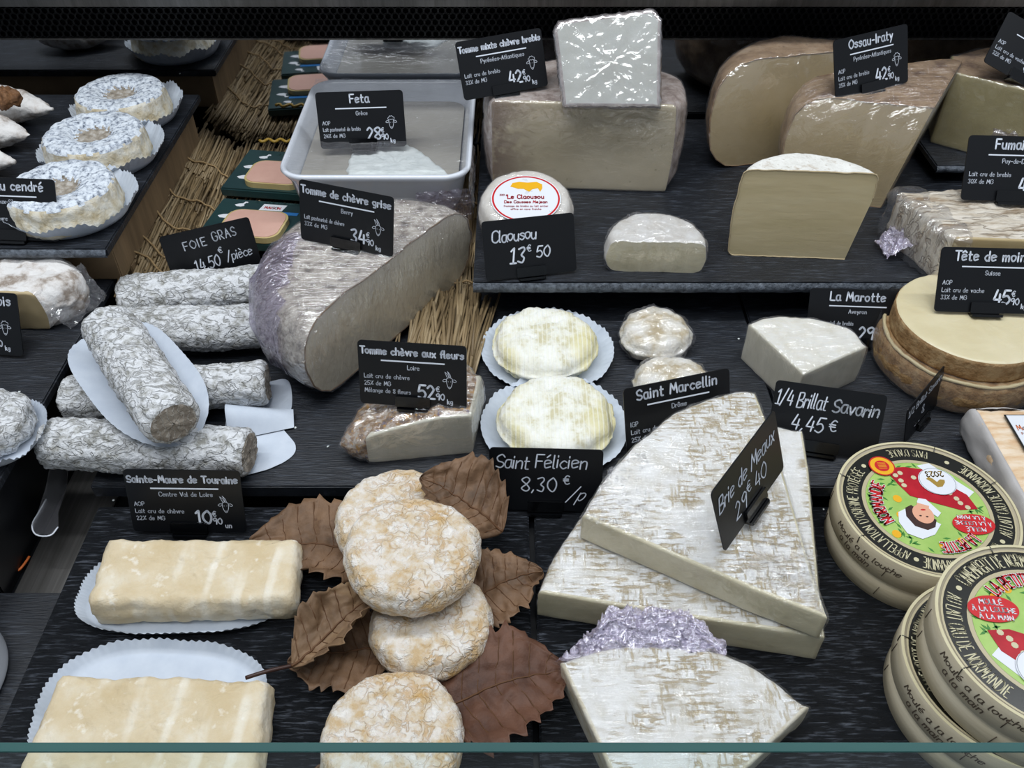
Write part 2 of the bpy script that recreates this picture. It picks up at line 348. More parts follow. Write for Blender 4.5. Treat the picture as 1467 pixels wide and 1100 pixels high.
M['foie'] = mat('foie_pink', ['#c49a8c', '#cfa899'], 30, .5, spec=.4)
M['foie_fat'] = mat('foie_fat', ['#b3a06a', '#c2b180'], 30, .5, spec=.4)
M['glass'] = None
g = bpy.data.materials.new('case_glass'); g.use_nodes = True
b_ = g.node_tree.nodes['Principled BSDF']; b_.inputs['Transmission Weight'].default_value = 1; b_.inputs['Roughness'].default_value = 0.0
b_.inputs['IOR'].default_value = 1.1; b_.inputs['Base Color'].default_value = (0.90, 0.96, 0.95, 1); M['glass'] = g
M['glass_edge'] = mat('glass_green_edge', ['#1a4444', '#235350'], 5, .3, (1, 1, 1), spec=.15)
M['clear'] = film_mat('clear_plastic', haze=.04, gloss=.5, scale=(20, 20, 20), strength=.2)
M['film'] = film_mat('cling_film', haze=.04, gloss=.22, scale=(28, 85, 50), strength=1.0, dist=.004)
M['film_soft'] = film_mat('cling_film_tight', haze=.04, gloss=.16, scale=(40, 120, 60), strength=.8, dist=.003)
M['film_streak'] = film_mat('cling_film_streaks', haze=.04, gloss=.20, scale=(14, 210, 60), strength=1.0, dist=.004, rot=(0, 30, -38))
M['film_glint'] = film_mat('cling_film_glint', haze=.03, gloss=.30, scale=(120, 180, 160), strength=1.0, dist=.004, rough=.13)
M['film_brie'] = film_mat('cling_film_fine', haze=.02, gloss=.12, scale=(30, 260, 60), strength=1.0, dist=.003, rot=(0, 0, 25))
M['film_shiny'] = film_mat('cling_film_shiny', haze=.10, gloss=.42, scale=(90, 130, 40), strength=.7, dist=.0022, rough=.12)
M['film_violet'] = film_mat('cling_film_violet', tint='#f6f2fc', haze=.45, gloss=.6, scale=(120, 150, 150), strength=1.0, dist=.006, hazecol='#ddd0f7', rough=.15)
M['film_lilac'] = film_mat('cling_film_lilac', tint='#efeaf8', haze=.08, gloss=.34, scale=(80, 150, 120), strength=1.0, dist=.005, hazecol='#c3bad8')

# ------------------------------------------------------------------ stroke lettering
YC = {c: i - 3 for i, c in enumerate('ABCDEFGHIJKLMNOP')}
G = {
'a': (5, "4J1J0H0F1D3D4F;4J4F5D"), 'b': (5, "0N0D;0H2J4I4F2D0E"), 'c': (4.6, "4I2J0H0F2D4E"), 'd': (5, "4N4D;4I2J0H0F2D4F"),
'e': (5, "0G4H4I2J0I0F1D4E"), 'f': (3.4, "4M3N2M1K1D;0I3I"), 'g': (5, "4J4C3B1B;4I2J0I0G2E4G"), 'h': (5, "0N0D;0H2J4I4D"),
'i': (1.4, "0J0D;0L0M"), 'j': (2.4, "2J2C0B;2L2M"), 'k': (4.4, "0N0D;3J0G;1H4D"), 'l': (1.8, "0N0E1D"),
'm': (7, "0J0D;0H2J3I3D;3H5J6I6D"), 'n': (5, "0J0D;0H2J4I4D"), 'o': (5, "2J0I0F2D4F4I2J"), 'p': (5, "0J0A;0I2J4I4F2D0F"),
'q': (5, "4J4A;4I2J0H0F2D4F"), 'r': (3.6, "0J0D;0H2J3I"), 's': (4.4, "4I2J0I1H3G4F2D0E"), 't': (3.8, "1M1E2D3D;0J3J"),
'u': (5, "0J0F2D4F;4J4D"), 'v': (4.6, "0J2D;2D4J"), 'w': (6.6, "0J1D;1D3I;3I5D;5D6J"), 'x': (4.6, "0J4D;4J0D"), 'y': (4.8, "0J2E;4J1A"),
'z': (4.6, "0J4J;4J0D;0D4D"),
'A': (6.4, "0D3N;3N6D;1H5H"), 'B': (5.6, "0D0N;0N4N4J0I;0I5H5E3D0D"), 'C': (6, "6L4N2N0L0F2D4D6F"), 'D': (6.2, "0D0N;0N3N6K6G3D0D"),
'E': (5.4, "0D5D;0D0N;0N5N;0I4I"), 'F': (5.2, "0D0N;0N5N;0I4I"), 'G': (6.4, "6L4N2N0L0F2D4D6F;6F6I;6I4I"), 'H': (6.4, "0D0N;6D6N;0I6I"),
'I': (1.4, "0D0N"), 'J': (4.6, "4N4F2D0E"), 'K': (5.4, "0D0N;5N0H;1I5D"), 'L': (5, "0N0D;0D5D"), 'M': (7.4, "0D1N;1N4G;4G6N;6N7D"),
'N': (6.4, "0D0N;0N6D;6D6N"), 'O': (6.4, "3N0K0G3D6G6K3N"), 'P': (5.4, "0D0N;0N4N5K4I0H"), 'R': (5.6, "0D0N;0N4N5K4I0H;2H5D"),
'S': (5.4, "5L3N0L1I4H5F3D0E"), 'T': (5.6, "3D3N;0N6N"), 'U': (6.2, "0N0F3D6F6N"), 'V': (6, "0N3D;3D6N"), 'X': (5, "0N5D;5N0D"), 'Y': (5.8, "0N3I;6N3I;3I3D"),
'Z': (5, "0N5N;5N0D;0D5D"),
'0': (5.4, "3N0K0G3D5G5K3N"), '1': (3.6, "0L2N;2N2D;0D4D"), '2': (5.2, "0L2N4L4J0D;0D5D"), '3': (5, "0M3N4L2I4G3D0E"), '4': (5.2, "2N0G;0G5G;4K4D"),
'5': (5.2, "5N1N;1N0I;0I3J5G3D0E"), '6': (5, "4N1J0F2D5F3I1H"), '7': (5, "0N5N;5N2D"), '8': (5, "3I0L3N5L3I0F3D5F3I"), '9': (5.2, "5L3N0L2I5L;5L4D"),
'€': (6.4, "6M4N2L1I2E4D6E;0J5J;0H5H"), '%': (6.4, "6N0D;1N0M1L2M1N;5G4F5E6F5G"), "'": (1.6, "1N0L"), '-': (4.2, "0H3H"), ',': (1.8, "1E0C"),
'.': (1.4, "0D0E"), '/': (5, "0C4O"), '•': (3, "1I1J"), ' ': (3.2, ""), '·': (2, "0H0I"),
}
ACC = {'ô': ('o', "0L2N;2N4L"), 'é': ('e', "1L3N"), 'è': ('e', "1N3L"), 'ê': ('e', "0L2N;2N4L"), 'î': ('i', "0L1N"), 'É': ('E', "2O4P"), 'À': ('A', "2P4O")}
def glyph(ch):
    if ch in ACC:
        b, a = ACC[ch]; wd, s = G[b]; return wd, s + ';' + a
    return G.get(ch, G[' '])
def parse(s):
    out = []
    for st in s.split(';'):
        if len(st) >= 4: out.append([(int(st[i]), YC[st[i+1]]) for i in range(0, len(st) - 1, 2)])
    return out
def text_lines(txt, x, y, size, slant=0.0, wx=1.0, gap=1.6, wob=0.0, align='l', fit=None, seed=1):
    """polylines for a line of lettering; size = cap height"""
    if fit:
        W0 = sum(glyph(c)[0] + gap for c in txt) - gap; wx = min(wx, fit/(W0*size/10))
    rnd = random.Random(seed + len(txt)); k = size / 10.0; cx = 0.0; out = []
    for ch in txt:
        wd, s = glyph(ch); dy = rnd.uniform(-wob, wob)
        for st in parse(s):
            pts = catmull([((cx + px)*wx, py + dy) for px, py in st], 3) if len(st) > 2 else [np.array(((cx+px)*wx, py + dy)) for px, py in st]
            out.append([(p[0]*k + p[1]*k*slant, p[1]*k) for p in pts])
        cx += wd + gap
    W = (cx - gap)*k*wx
    ox = {'l': 0, 'c': -W/2, 'r': -W}[align]
    return [[(px + x + ox, py + y) for px, py in l] for l in out], W
def ribbons(lines, wd, mapf, cap=6):
    """flat rounded strokes: lines in 2D, mapf(x, y) gives the 3D point"""
    V = []; Fc = []
    r = wd / 2
    for l in lines:
        for i, (x, y) in enumerate(l):
            o = len(V)
            for k in range(cap): V.append(mapf(x + r*math.cos(2*PI*k/cap), y + r*math.sin(2*PI*k/cap)))
            Fc.append([o + k for k in range(cap)])
            if i + 1 < len(l):
                x2, y2 = l[i+1]; dx, dy = x2 - x, y2 - y; L_ = math.hypot(dx, dy)
                if L_ < 1e-9: continue
                nx, ny = -dy/L_*r, dx/L_*r; o = len(V)
                V += [mapf(x - nx, y - ny), mapf(x2 - nx, y2 - ny), mapf(x2 + nx, y2 + ny), mapf(x + nx, y + ny)]
                Fc.append([o, o+1, o+2, o+3])
    return np.array(V), Fc
HEAD = [(2, 8), (2, 5), (2.9, 1.8), (4, .5), (5.1, 1.8), (6, 5), (6, 8)]
EARS = [[(2, 7.2), (.4, 7.5), (-.8, 6.2), (.4, 5.6), (2, 6.4)], [(6, 7.2), (7.6, 7.5), (8.8, 6.2), (7.6, 5.6), (6, 6.4)], [(3.1, 6), (3.1, 5.7)], [(4.9, 6), (4.9, 5.7)], [(3.5, 2), (4, 1.6), (4.5, 2)]]
SHEEP = [HEAD, [(1.6, 8), (1.2, 9.5), (2.2, 10.2), (2.6, 11.3), (3.8, 11.1), (4.8, 11.5), (5.6, 10.5), (6.8, 10), (6.4, 8), (5.2, 8.6), (4, 8.2), (2.8, 8.6), (1.6, 8)]] + EARS
GOAT = [HEAD, [(2, 8), (4, 9), (6, 8)], [(2.6, 8.6), (1.6, 11), (.8, 13)], [(3.6, 9), (2.8, 11.2), (.8, 13)], [(4, 9), (3.6, 11.2), (2.6, 13.6)], [(5, 8.8), (4.4, 11.2), (2.6, 13.6)]] + EARS
def sketch(kind, x, y, k):
    return [[(x + a[0]*k, y + a[1]*k) for a in (catmull(p, 3) if len(p) > 2 else p)] for p in (SHEEP if kind == 'sheep' else GOAT)]
SW, SH = 0.08, 0.0505
def rrect(w_, h_, r, n=5, cx=0, cy=0):
    out = []
    for qx, qy, a0 in ((1, 1, 0), (-1, 1, 90), (-1, -1, 180), (1, -1, 270)):
        for k in range(n + 1):
            a = math.radians(a0 + 90*k/n); out.append((cx + qx*(w_/2 - r) + r*math.cos(a), cy + qy*(h_/2 - r) + r*math.sin(a)))
    return out
def plate(poly, mapf, t0, t1):
    n = len(poly); V = [mapf(x, y, t0) for x, y in poly] + [mapf(x, y, t1) for x, y in poly]
    Fc = [list(range(n))[::-1], list(range(n, 2*n))] + [[i, (i+1) % n, n + (i+1) % n, n + i] for i in range(n)]
    return np.array(V), Fc
def settle(loc, sw, foot):
    """slide the board along the sight line until its clip stands on the surface at height foot"""
    if foot is True: return loc, sw
    k = (H - (foot + .0022)) / (H - loc[2]); return (loc[0]*k, loc[1]*k, H + (loc[2] - H)*k), sw*k
def sign(label, loc, rot, items, animal=None, clip=True, sw=1.0, foot=True, base=None, group=None, smudge=()):
    """loc = bottom centre of the board, rot = degrees; items = (text, x, y, size, stroke, opts)"""
    loc, sw = settle(loc, sw, foot)
    Rm = Matrix.Translation(loc) @ (Matrix.Rotation(math.radians(rot[2]), 4, 'Z') @ Matrix.Rotation(math.radians(rot[1]), 4, 'Y') @ Matrix.Rotation(math.radians(rot[0]), 4, 'X'))
    def mp(x, y, z=0.0): return np.array((Rm @ Vector((x*sw, y*sw, z*sw)))[:])
    t = thing('price_sign', label, 'sign', loc, group)
    V, Fc = plate(rrect(SW, SH, 0.003, 4, 0, SH/2), mp, -0.0009, 0.0)
    part('board', V, Fc, M['board'], t, False)
    big = []; small = []; faint = []
    for it in items:
        txt, x, y, size, st = it[:5]; op = dict(it[5]) if len(it) > 5 else {}
        worn = op.pop('worn', False)
        rotd = op.pop('rot', 0)
        ln, W = text_lines(txt, 0, 0, size, **op)
        c_, s_ = math.cos(math.radians(rotd)), math.sin(math.radians(rotd))
        ln = [[(x + a*c_ - b*s_, y + a*s_ + b*c_) for a, b in l] for l in ln]
        (faint if worn else big if size > 0.0036 else small).append((ln, st))
    def emit(nm, lst, m):
        if lst: part(nm, *join([ribbons(l, st, lambda x, y: mp(x, y, 0.00025)) for l, st in lst]), m, t, False)
    emit('lettering', big, M['chalk']); emit('small_lettering', small, M['print']); emit('worn_lettering', faint, M['faint'])
    if animal:
        kind, ax, ay, k = animal
        V, Fc = ribbons(sketch(kind, ax, ay, k), 0.00035, lambda x, y: mp(x, y, 0.00025)); part('%s_drawing' % kind, V, Fc, M['chalk'], t, False)
    if clip:
        gs = []
        gs.append(plate(rrect(0.026, 0.0085, 0.001, 3, 0, 0.0042), mp, 0.0006, 0.0022))
        def mp2(x, y, z=0): return mp(x, -0.0012 + z, y)      # foot ledge under the board
        gs.append(plate(rrect(0.024, 0.011, 0.002, 3, 0, -0.001), mp2, -0.0016, 0.0004))
        def mp3(x, y, z): return mp(x, y, z)
        gs.append(plate(rrect(0.022, 0.010, 0.001, 3, 0, 0.004), mp3, -0.0032, -0.0016))
        part('clip', *join(gs), M['clip'], t, False)
    return t

# ------------------------------------------------------------------ cheese bodies
def outline_from(chains, step=0.003):
    """chains: [(kind, [points...])], each starting where the last ended; kind 'r' rind (smooth curve) or 'c' straight cut"""
    P = []; T = []
    for kind, pts in chains:
        pts = [np.array(p[:2], float) for p in pts]
        d = catmull(pts, 14) if kind == 'r' and len(pts) > 2 else pts
        # resample
        L_ = [0]
        for a, b in zip(d[:-1], d[1:]): L_.append(L_[-1] + np.linalg.norm(b - a))
        n = max(2, int(L_[-1]/step)); xs = np.linspace(0, L_[-1], n + 1)[:-1]
        X = np.interp(xs, L_, [q[0] for q in d]); Y = np.interp(xs, L_, [q[1] for q in d])
        for x, y in zip(X, Y): P.append((x, y)); T.append(kind)
    P = np.array(P)
    ar = 0.5*np.sum(P[:, 0]*np.roll(P[:, 1], -1) - np.roll(P[:, 0], -1)*P[:, 1])
    if ar < 0: P = P[::-1].copy(); T = T[::-1]; T = T[1:] + T[:1]
    return P, T
def slab(chains, z0, z1, rr=0.008, rc=0.0012, step=0.003, bulge=0.0, ztop=None, flare=0.0, nin=14, rb=None, side_kind=None):
    """solid on an outline: V, faces split by 'rind' and 'cut'"""
    P, T = outline_from(chains, step); n = len(P)
    tng = np.roll(P, -1, 0) - np.roll(P, 1, 0); tng /= np.linalg.norm(tng, axis=1, keepdims=True) + 1e-12
    nrm = np.stack([tng[:, 1], -tng[:, 0]], 1)
    R0 = np.array([rr if (T[i] == 'r' and T[i-1] == 'r') else rc for i in range(n)])
    K = max(1, int(rr/step)); R = R0.copy()
    for _ in range(K): R = (np.roll(R, 1) + R + np.roll(R, -1))/3
    R = np.where(R0 <= rc, np.minimum(R, (rc+R)/2), R)
    RB = R if rb is None else R*rb/rr
    cen = P.mean(0); rings = []
    dc = cen - P; dc /= np.linalg.norm(dc, axis=1, keepdims=True) + 1e-9
    ca = np.maximum(0.45, -(dc*nrm).sum(1))
    def ins(r): return P + dc*(r/ca)[:, None]
    Hh = z1 - z0
    nb = 4; ns = max(2, int(Hh/0.004))
    for k in range(nb + 1):
        a = PI/2*(1 - k/nb)
        q = ins(RB*(1 - math.cos(a)) - flare); rings.append(np.column_stack([q, z0 + RB*(1 - math.sin(a))]))
    for k in range(1, ns):
        t = k/ns; bl = np.array([bulge if T[i] == 'r' else 0 for i in range(n)])*math.sin(PI*t)
        q = ins(-bl - flare*(1-t)); rings.append(np.column_stack([q, z0 + RB + (Hh - R - RB)*t]))
    for k in range(nb + 1):
        a = PI/2*k/nb
        q = ins(R*(1 - math.cos(a))); rings.append(np.column_stack([q, z1 - R*(1 - math.sin(a))]))
    nside = len(rings)
    last = rings[-1][:, :2]
    for k in range(1, nin):
        s = 1 - k/nin; rings.append(np.column_stack([cen + (last - cen)*s, np.full(n, z1)]))
    V = np.concatenate(rings + [np.array([[cen[0], cen[1], z1]]), np.array([[cen[0], cen[1], z0]])])
    if ztop is not None:
        t = np.clip((V[:, 2] - z0)/Hh, 0, 1)
        V[:, 2] += np.array([ztop(x, y) for x, y in V[:, :2]])*t
    rind = []; cut = []
    m = len(rings)
    for k in range(m - 1):
        for i in range(n):
            j = (i+1) % n; f = [k*n+i, k*n+j, (k+1)*n+j, (k+1)*n+i]
            (cut if (T[i] == 'c' and k < nside - 1) else rind).append(f)
    top = m*n; bot = m*n + 1
    for i in range(n):
        j = (i+1) % n; rind.append([(m-1)*n+i, (m-1)*n+j, top]); rind.append([j, i, bot])
    return V, rind, cut
def compact(V, Fc):
    idx = sorted({i for f in Fc for i in f}); mp_ = {a: b for b, a in enumerate(idx)}
    return V[idx], [[mp_[i] for i in f] for f in Fc]
def film_geo(V, Fc, off=0.0008, amp=0.0008, s=90, seed=3, stretch=(1, 1, 1)):
    N = normals(V, Fc); d = np.array([off + amp*max(0, fbm(p*np.array(stretch), s, seed, 3)+.25) for p in V])
    return V + N*d[:, None], Fc
def cheese(name, label, geo, rind, paste=None, amp=0.0006, s=120, seed=0, film=None, famp=0.001, fs=90, base=None, M4=None,
           group=None, pamp=0.0002, octv=3, cat='cheese', foff=0.0008):
    V, fr, fc = geo
    allF = fr + fc
    if amp:
        cutset = np.zeros(len(V)); ri = np.zeros(len(V))
        for f in fc: cutset[f] = 1
        mask = np.where(cutset > 0, pamp/amp, 1.0)
        V = displace(V, allF, amp, s, seed, octv, mask=mask)
    if M4 is not None: V = xform(V, M4)
    b = base if base is not None else (V[:, 0].mean(), V[:, 1].mean(), V[:, 2].min())
    t = thing(name, label, cat, tuple(float(q) for q in b), group)
    v, f = compact(V, fr); part('rind', v, f, rind, t)
    if fc: v, f = compact(V, fc); part('cut_face', v, f, paste, t)
    if film is not None:
        v, f = film_geo(V, allF, foff, famp, fs, seed + 5); part('cling_film', v, f, film, t)
    return t
def disc_geo(R, h, rr=0.006, n=96, crater=0, bulge=0.0, dome=0, step=None, nin=16, sq=0.0, flare=0):
    pts = []
    for k in range(n + 1):
        a = 2*PI*k/n; r = R*(1 + sq*math.cos(3*a + 1) + sq*.6*math.cos(5*a))
        pts.append((r*math.cos(a), r*math.sin(a)))
    def zt(x, y):
        q = math.hypot(x, y)/R
        return -crater*math.exp(-(q/0.42)**4) + dome*(1 - min(1, q*q))
    return slab([('r', pts)], 0, h, rr, rr, step or 2*PI*R/n, bulge, zt if (crater or dome) else None, nin=nin, flare=flare)
def tiltM(c, rx=0, ry=0, rz=0):
    return Matrix.Translation(c) @ Matrix.Rotation(math.radians(rz), 4, 'Z') @ Matrix.Rotation(math.radians(ry), 4, 'Y') @ Matrix.Rotation(math.radians(rx), 4, 'X')
def wheel_cut(R, h, re, planes, sy=1.0, C0=(0, 0), z0=0, rz=0, n=150, amp=.0008, s=60, seed=0, bulge=.002, top_re=None, extra=None, dome=0.0):
    """a whole wheel of cheese cut by vertical (or leaning) planes; planes = (point, normal) in world, normal side removed"""
    g = disc_geo(R, h, re, n, bulge=bulge, nin=26, dome=dome)
    V = g[0]; Fc = g[1]
    V = displace(V, Fc, amp, s, seed)
    V[:, 1] *= sy
    V = xform(V, Matrix.Translation((C0[0], C0[1], z0)) @ Matrix.Rotation(rz, 4, 'Z'))
    if extra: V = extra(V)
    bm = bmesh.new(); vs = [bm.verts.new(v) for v in V]
    for f in Fc: bm.faces.new([vs[i] for i in f])
    lay = bm.faces.layers.int.new('cap')
    for p, nn in planes:
        r = bmesh.ops.bisect_plane(bm, geom=bm.verts[:] + bm.edges[:] + bm.faces[:], plane_co=Vector(p), plane_no=Vector(nn).normalized(), clear_outer=True, dist=1e-6)
        es = [e for e in r['geom_cut'] if isinstance(e, bmesh.types.BMEdge)]
        before = set(bm.faces)
        try: bmesh.ops.contextual_create(bm, geom=es)
        except Exception: pass
        for f in bm.faces:
            if f not in before: f[lay] = 1
    caps = [f for f in bm.faces if f[lay]]
    bmesh.ops.triangulate(bm, faces=caps)
    bm.verts.index_update()
    V = np.array([v.co[:] for v in bm.verts]); fr = []; fc = []
    for f in bm.faces: (fc if f[lay] else fr).append([v.index for v in f.verts])
    bm.free(); return V, fr, fc
def wheel_cheese(name, label, geo, rind, paste, film=None, famp=.001, fs=80, seed=1, base=None, rim=None):
    V, fr, fc = geo
    b = base or (V[:, 0].mean(), V[:, 1].mean(), V[:, 2].min())
    t = thing(name, label, 'cheese', tuple(float(q) for q in b))
    v, f = compact(V, fr); part('rind', v, f, rind, t)
    v, f = compact(V, fc); part('cut_face', v, f, paste, t, smooth=False)
    if rim is not None:      # the thin dark line of rind round the cut
        cnt = {}
        for q in fc:
            for a_, b_ in zip(q, q[1:] + q[:1]): k_ = (min(a_, b_), max(a_, b_)); cnt[k_] = cnt.get(k_, 0) + 1
        gs = [tube_geo([V[a_], V[b_]], .0007, 5, closed_end=False) for (a_, b_), c_ in cnt.items() if c_ == 1]
        part('rind_line', *join(gs), rim, t)
    if film is not None:
        v, f = film_geo(V, fr + fc, .0008, famp, fs, seed); part('cling_film', v, f, film, t)
    return t
def crumple(name, cor, mat_, parent, nu=40, nv=40, amp=0.006, s=60, seed=1, hump=0.0, solid=None, label=None):
    """wrinkled sheet between four corners (film bunched up)"""
    A, B, D, E_ = [np.array(c, float) for c in cor]; V = []; Fc = []
    for i in range(nu + 1):
        for j in range(nv + 1):
            u, v = i/nu, j/nv
            p = A*(1-u)*(1-v) + B*u*(1-v) + D*u*v + E_*(1-u)*v
            d = fbm(p, s, seed, 4); d2 = fbm(p, s*2.3, seed+9, 3); e = fbm(p, s*.8, seed + 20, 2)
            env = (math.sin(PI*u)*math.sin(PI*v))**.5
            V.append(p + np.array([e*amp*.8, d2*amp*.8, abs(d)*amp*1.2 + hump*env]))
    for i in range(nu):
        for j in range(nv):
            a = i*(nv+1) + j; Fc.append([a, a + 1, a + nv + 2, a + nv + 1])
    return part(name, V, Fc, mat_, parent, label=label, solid=solid)
def paper_case(label, c, a, b, z, rim=0.008, p=2.0, rz=0.0, fl=60, out=0.006, seed=0, group=None, lift=None, name='paper_case', tilt=(0, 0), flat_r=0.86):
    """crimped paper case; superellipse a x b, exponent p, fluted rim"""
    rnd = random.Random(seed); n = fl*6; rings = []
    def se(th, k):
        ct, st = math.cos(th), math.sin(th)
        r = (abs(ct)**p + abs(st)**p)**(-1/p); return r*ct*a*k, r*st*b*k
    ks = [0.02, .3, .6, flat_r*.95, flat_r, flat_r + (1-flat_r)*.35, flat_r + (1-flat_r)*.7, 1.0]
    V = []
    for m, k in enumerate(ks):
        t = max(0, (k - flat_r)/(1 - flat_r))
        for i in range(n):
            th = 2*PI*i/n; f = math.cos(fl*th + rnd.uniform(-.3, .3)*0)*t
            x, y = se(th, k + 0.0035*f*t)
            zz = rim*t*(1.0 + .35*fbm((math.cos(th)*2, math.sin(th)*2, seed), 1.2, seed, 2)) + f*0.0004
            if m == len(ks) - 1: zz += .0006*math.cos(fl*th*1.0 + 1)
            V.append((x, y, max(zz, 0.0004)))
    V = np.array(V)
    if lift: V[:, 2] += np.array([lift(x, y) for x, y in V[:, :2]])
    Fc = []
    for m in range(len(ks) - 1):
        for i in range(n):
            j = (i+1) % n; Fc.append([m*n+i, m*n+j, (m+1)*n+j, (m+1)*n+i])
    Fc.append(list(range(n))[::-1])
    V = xform(V, tiltM((c[0], c[1], z), tilt[0], tilt[1], rz))
    o = part(name, V, Fc, M['paper'], None, base=(c[0], c[1], z))
    return tag(o, label, 'paper case', group)
def log_geo(p0, p1, r, seed=0, n=56, m=90, amp=.0016, squash=.92, re=.006, bark=True):
    p0, p1 = Vector(p0), Vector(p1); ax = (p1 - p0); L_ = ax.length; ax.normalize()
    a = ax.cross(Vector((0, 0, 1))).normalized(); b = a.cross(ax)
    prof = []
    for k in range(5): t = k/5; prof.append((0.0 + .0*t, r*(t*.86) if k else 0.0005))
    q = 6
    for k in range(q + 1):
        th = PI/2*k/q; prof.append((re*(1 - math.cos(th)) if k else 0, r - re + re*math.sin(th)))
    for k in range(1, m): prof.append((re + (L_ - 2*re)*k/m, r))
    pr2 = [(L_ - x, rr) for x, rr in prof[:q + 6]][::-1]
    prof = prof + pr2
    V = []
    for i, (x, rr) in enumerate(prof):
        for k in range(n):
            th = 2*PI*k/n; V.append(p0 + ax*x + a*(rr*math.cos(th)) + b*(rr*math.sin(th)*squash))
    V = np.array([v[:] for v in V]); Fc = []; ends = []
    for i in range(len(prof) - 1):
        for k in range(n):
            f = [i*n+k, i*n+(k+1) % n, (i+1)*n+(k+1) % n, (i+1)*n+k]
            (ends if (i < 6 or i > len(prof) - 8) else Fc).append(f)
    ends.append(list(range(n))); ends.append([(len(prof)-1)*n+k for k in range(n)][::-1])
    A3 = np.array(ax[:])
    N = normals(V, Fc + ends)
    out = V.copy()
    for i, p in enumerate(V):
        u = p.dot(A3); q3 = p - A3*u; qs = q3 + A3*u*.42
        d = fbm(qs, 130, seed, 4); e = fbm(qs, 48, seed + 3, 3); w_ = fbm(p, 14, seed + 8, 2)
        out[i] = p + N[i]*((.25 - abs(d)*1.5)*amp*.75 + e*amp*.8 + w_*amp*1.1)
    return out, Fc, ends
def cheese_log(label, p0, p1, r, seed, group='ash logs in the pile'):
    V, fs, fe = log_geo(p0, p1, r, seed)
    base = ((p0[0]+p1[0])/2, (p0[1]+p1[1])/2, min(p0[2], p1[2]) - r)
    t = thing('cheese_log', label, 'cheese', base, group)
    v, f = compact(V, fs); o = part('rind', v, f, M['rind_bark'], t)
    mx_ = (Vector(p0) + Vector(p1))/2; ad = Vector(p1) - Vector(p0)
    for sg in (-1, 1):
        v, f = compact(V, [q for q in fe if (Vector(V[q[0]]) - mx_).dot(ad)*sg > 0]); part('end_face', v, f, M['rind_bark_end'], t)
    return t

# ------------------------------------------------------------------ the display case
def struct(name, V, Fc, m, smooth=False):
    o = part(name, V, Fc, m, None, smooth, kind='structure'); return o
YB = 0.945
struct('floor', *box_geo(-1.0, 1.0, 0.08, YB, -0.045, -0.035), M['deck'])
struct('wall_back', *box_geo(-1.0, 1.0, YB + .004, YB + 0.02, -0.045, 0.42), M['black_metal'])
o = part('back_mirror', *box_geo(-1.0, 1.0, YB - .002, YB + 0.004, -0.03, 0.1475), M['mirror'], None, False, base=(0, YB, -0.03))
tag(o, 'long mirror panel along the back of the case under the perforated grille', 'mirror')
struct('trim_1', *box_geo(-1.0, 1.0, YB - 0.006, YB + 0.004, 0.1478, 0.1496, .0004), M['steel'])
# perforated honeycomb grille
gr = thing('air_grille', 'black perforated honeycomb air grille across the top of the case', 'grille', (0, YB, 0.15))
part('backing', *box_geo(-1.0, 1.0, YB, YB + .003, 0.1496, 0.1815), M['grille_back'], gr, False)
V = []; Fc = []; hp = 0.0076; rows = 5
for j in range(rows):
    for i in range(int(1.5/hp)):
        cx = -0.72 + (i + (j % 2)*.5)*hp; cz = 0.1512 + (j + .35)*hp*.8
        o_ = len(V)
        for rr_, yy in ((hp*.58, YB - .0035), (hp*.43, YB - .0035), (hp*.43, YB)):
            for k in range(6):
                a = PI/6 + k*PI/3; V.append((cx + rr_*math.cos(a), yy, min(.1815, max(.1496, cz + rr_*math.sin(a)))))
        for k in range(6):
            q = (k+1) % 6; Fc.append([o_+k, o_+q, o_+6+q, o_+6+k]); Fc.append([o_+6+k, o_+6+q, o_+12+q, o_+12+k])
part('honeycomb', V, Fc, M['black_metal'], gr, False, kind='stuff')
struct('trim_2', *box_geo(-1.0, 1.0, YB - 0.005, YB + 0.004, 0.1815, 0.215, .002), M['steel'])
struct('hood', *box_geo(-1.0, 1.0, 0.82, YB + .02, 0.30, 0.32), M['black_metal'])  # unseen hood overhang that shades the back of the case
# the front glass with its green edge
gy = 0.14; gz = zat(gy, 1075)
gt = thing('glass_panel', 'front glass panel with green edge along the bottom of the picture', 'glass', (0, gy, -0.04))
V, Fc = box_geo(-1.0, 1.0, gy - 0.0005, gy + 0.0030, -0.045, gz - 0.0006); part('pane', V, Fc, M['glass'], gt, False)
V, Fc = box_geo(-1.0, 1.0, gy - 0.0005, gy + 0.0030, gz - .0005, gz, 0.0002); part('glass_edge', V, Fc, M['glass_edge'], gt, False)

# ------------------------------------------------------------------ slates
def board(label, x0, x1, y0, y1, z1, th, m=None, edge=False, cat='slate board', name='slate_board'):
    t = thing(name, label, cat, ((x0+x1)/2, (y0+y1)/2, z1 - th))
    part('slab', *box_geo(x0, x1, y0, y1, z1 - th, z1, .0012), m or M['slate'], t, False)
    if edge:
        # rough chipped front edge
        nx = int((x1 - x0)/.004); V = []; Fc = []; nz = 4
        for i in range(nx + 1):
            for j in range(nz + 1):
                x = x0 + (x1-x0)*i/nx; z = z1 - th + th*j/nz
                V.append((x, y0 - .0004 - .0012*abs(fbm((x, z, 0), 260, 4, 3)) - (.0022*math.sin(PI*j/nz)), z))
        for i in range(nx):
            for j in range(nz):
                a = i*(nz+1)+j; Fc.append([a, a+nz+1, a+nz+2, a+1])
        part('chipped_edge', V, Fc, M['slate_edge'], t, True)
    return t
board('lower left grained slate board carrying the two long cheeses and chestnut leaves', -0.310, 0.0125, 0.10, 0.4195, 0.0, .010, M['slate_grain'])
board('lower right grained slate board carrying the brie wedges and camembert boxes', 0.0165, 0.62, 0.10, 0.4195, 0.0, .010, M['slate_grain'])
board('middle slate board under the cheese logs and the two round cheeses in papers', -0.312, 0.212, 0.423, 0.93, 0.018, .012)
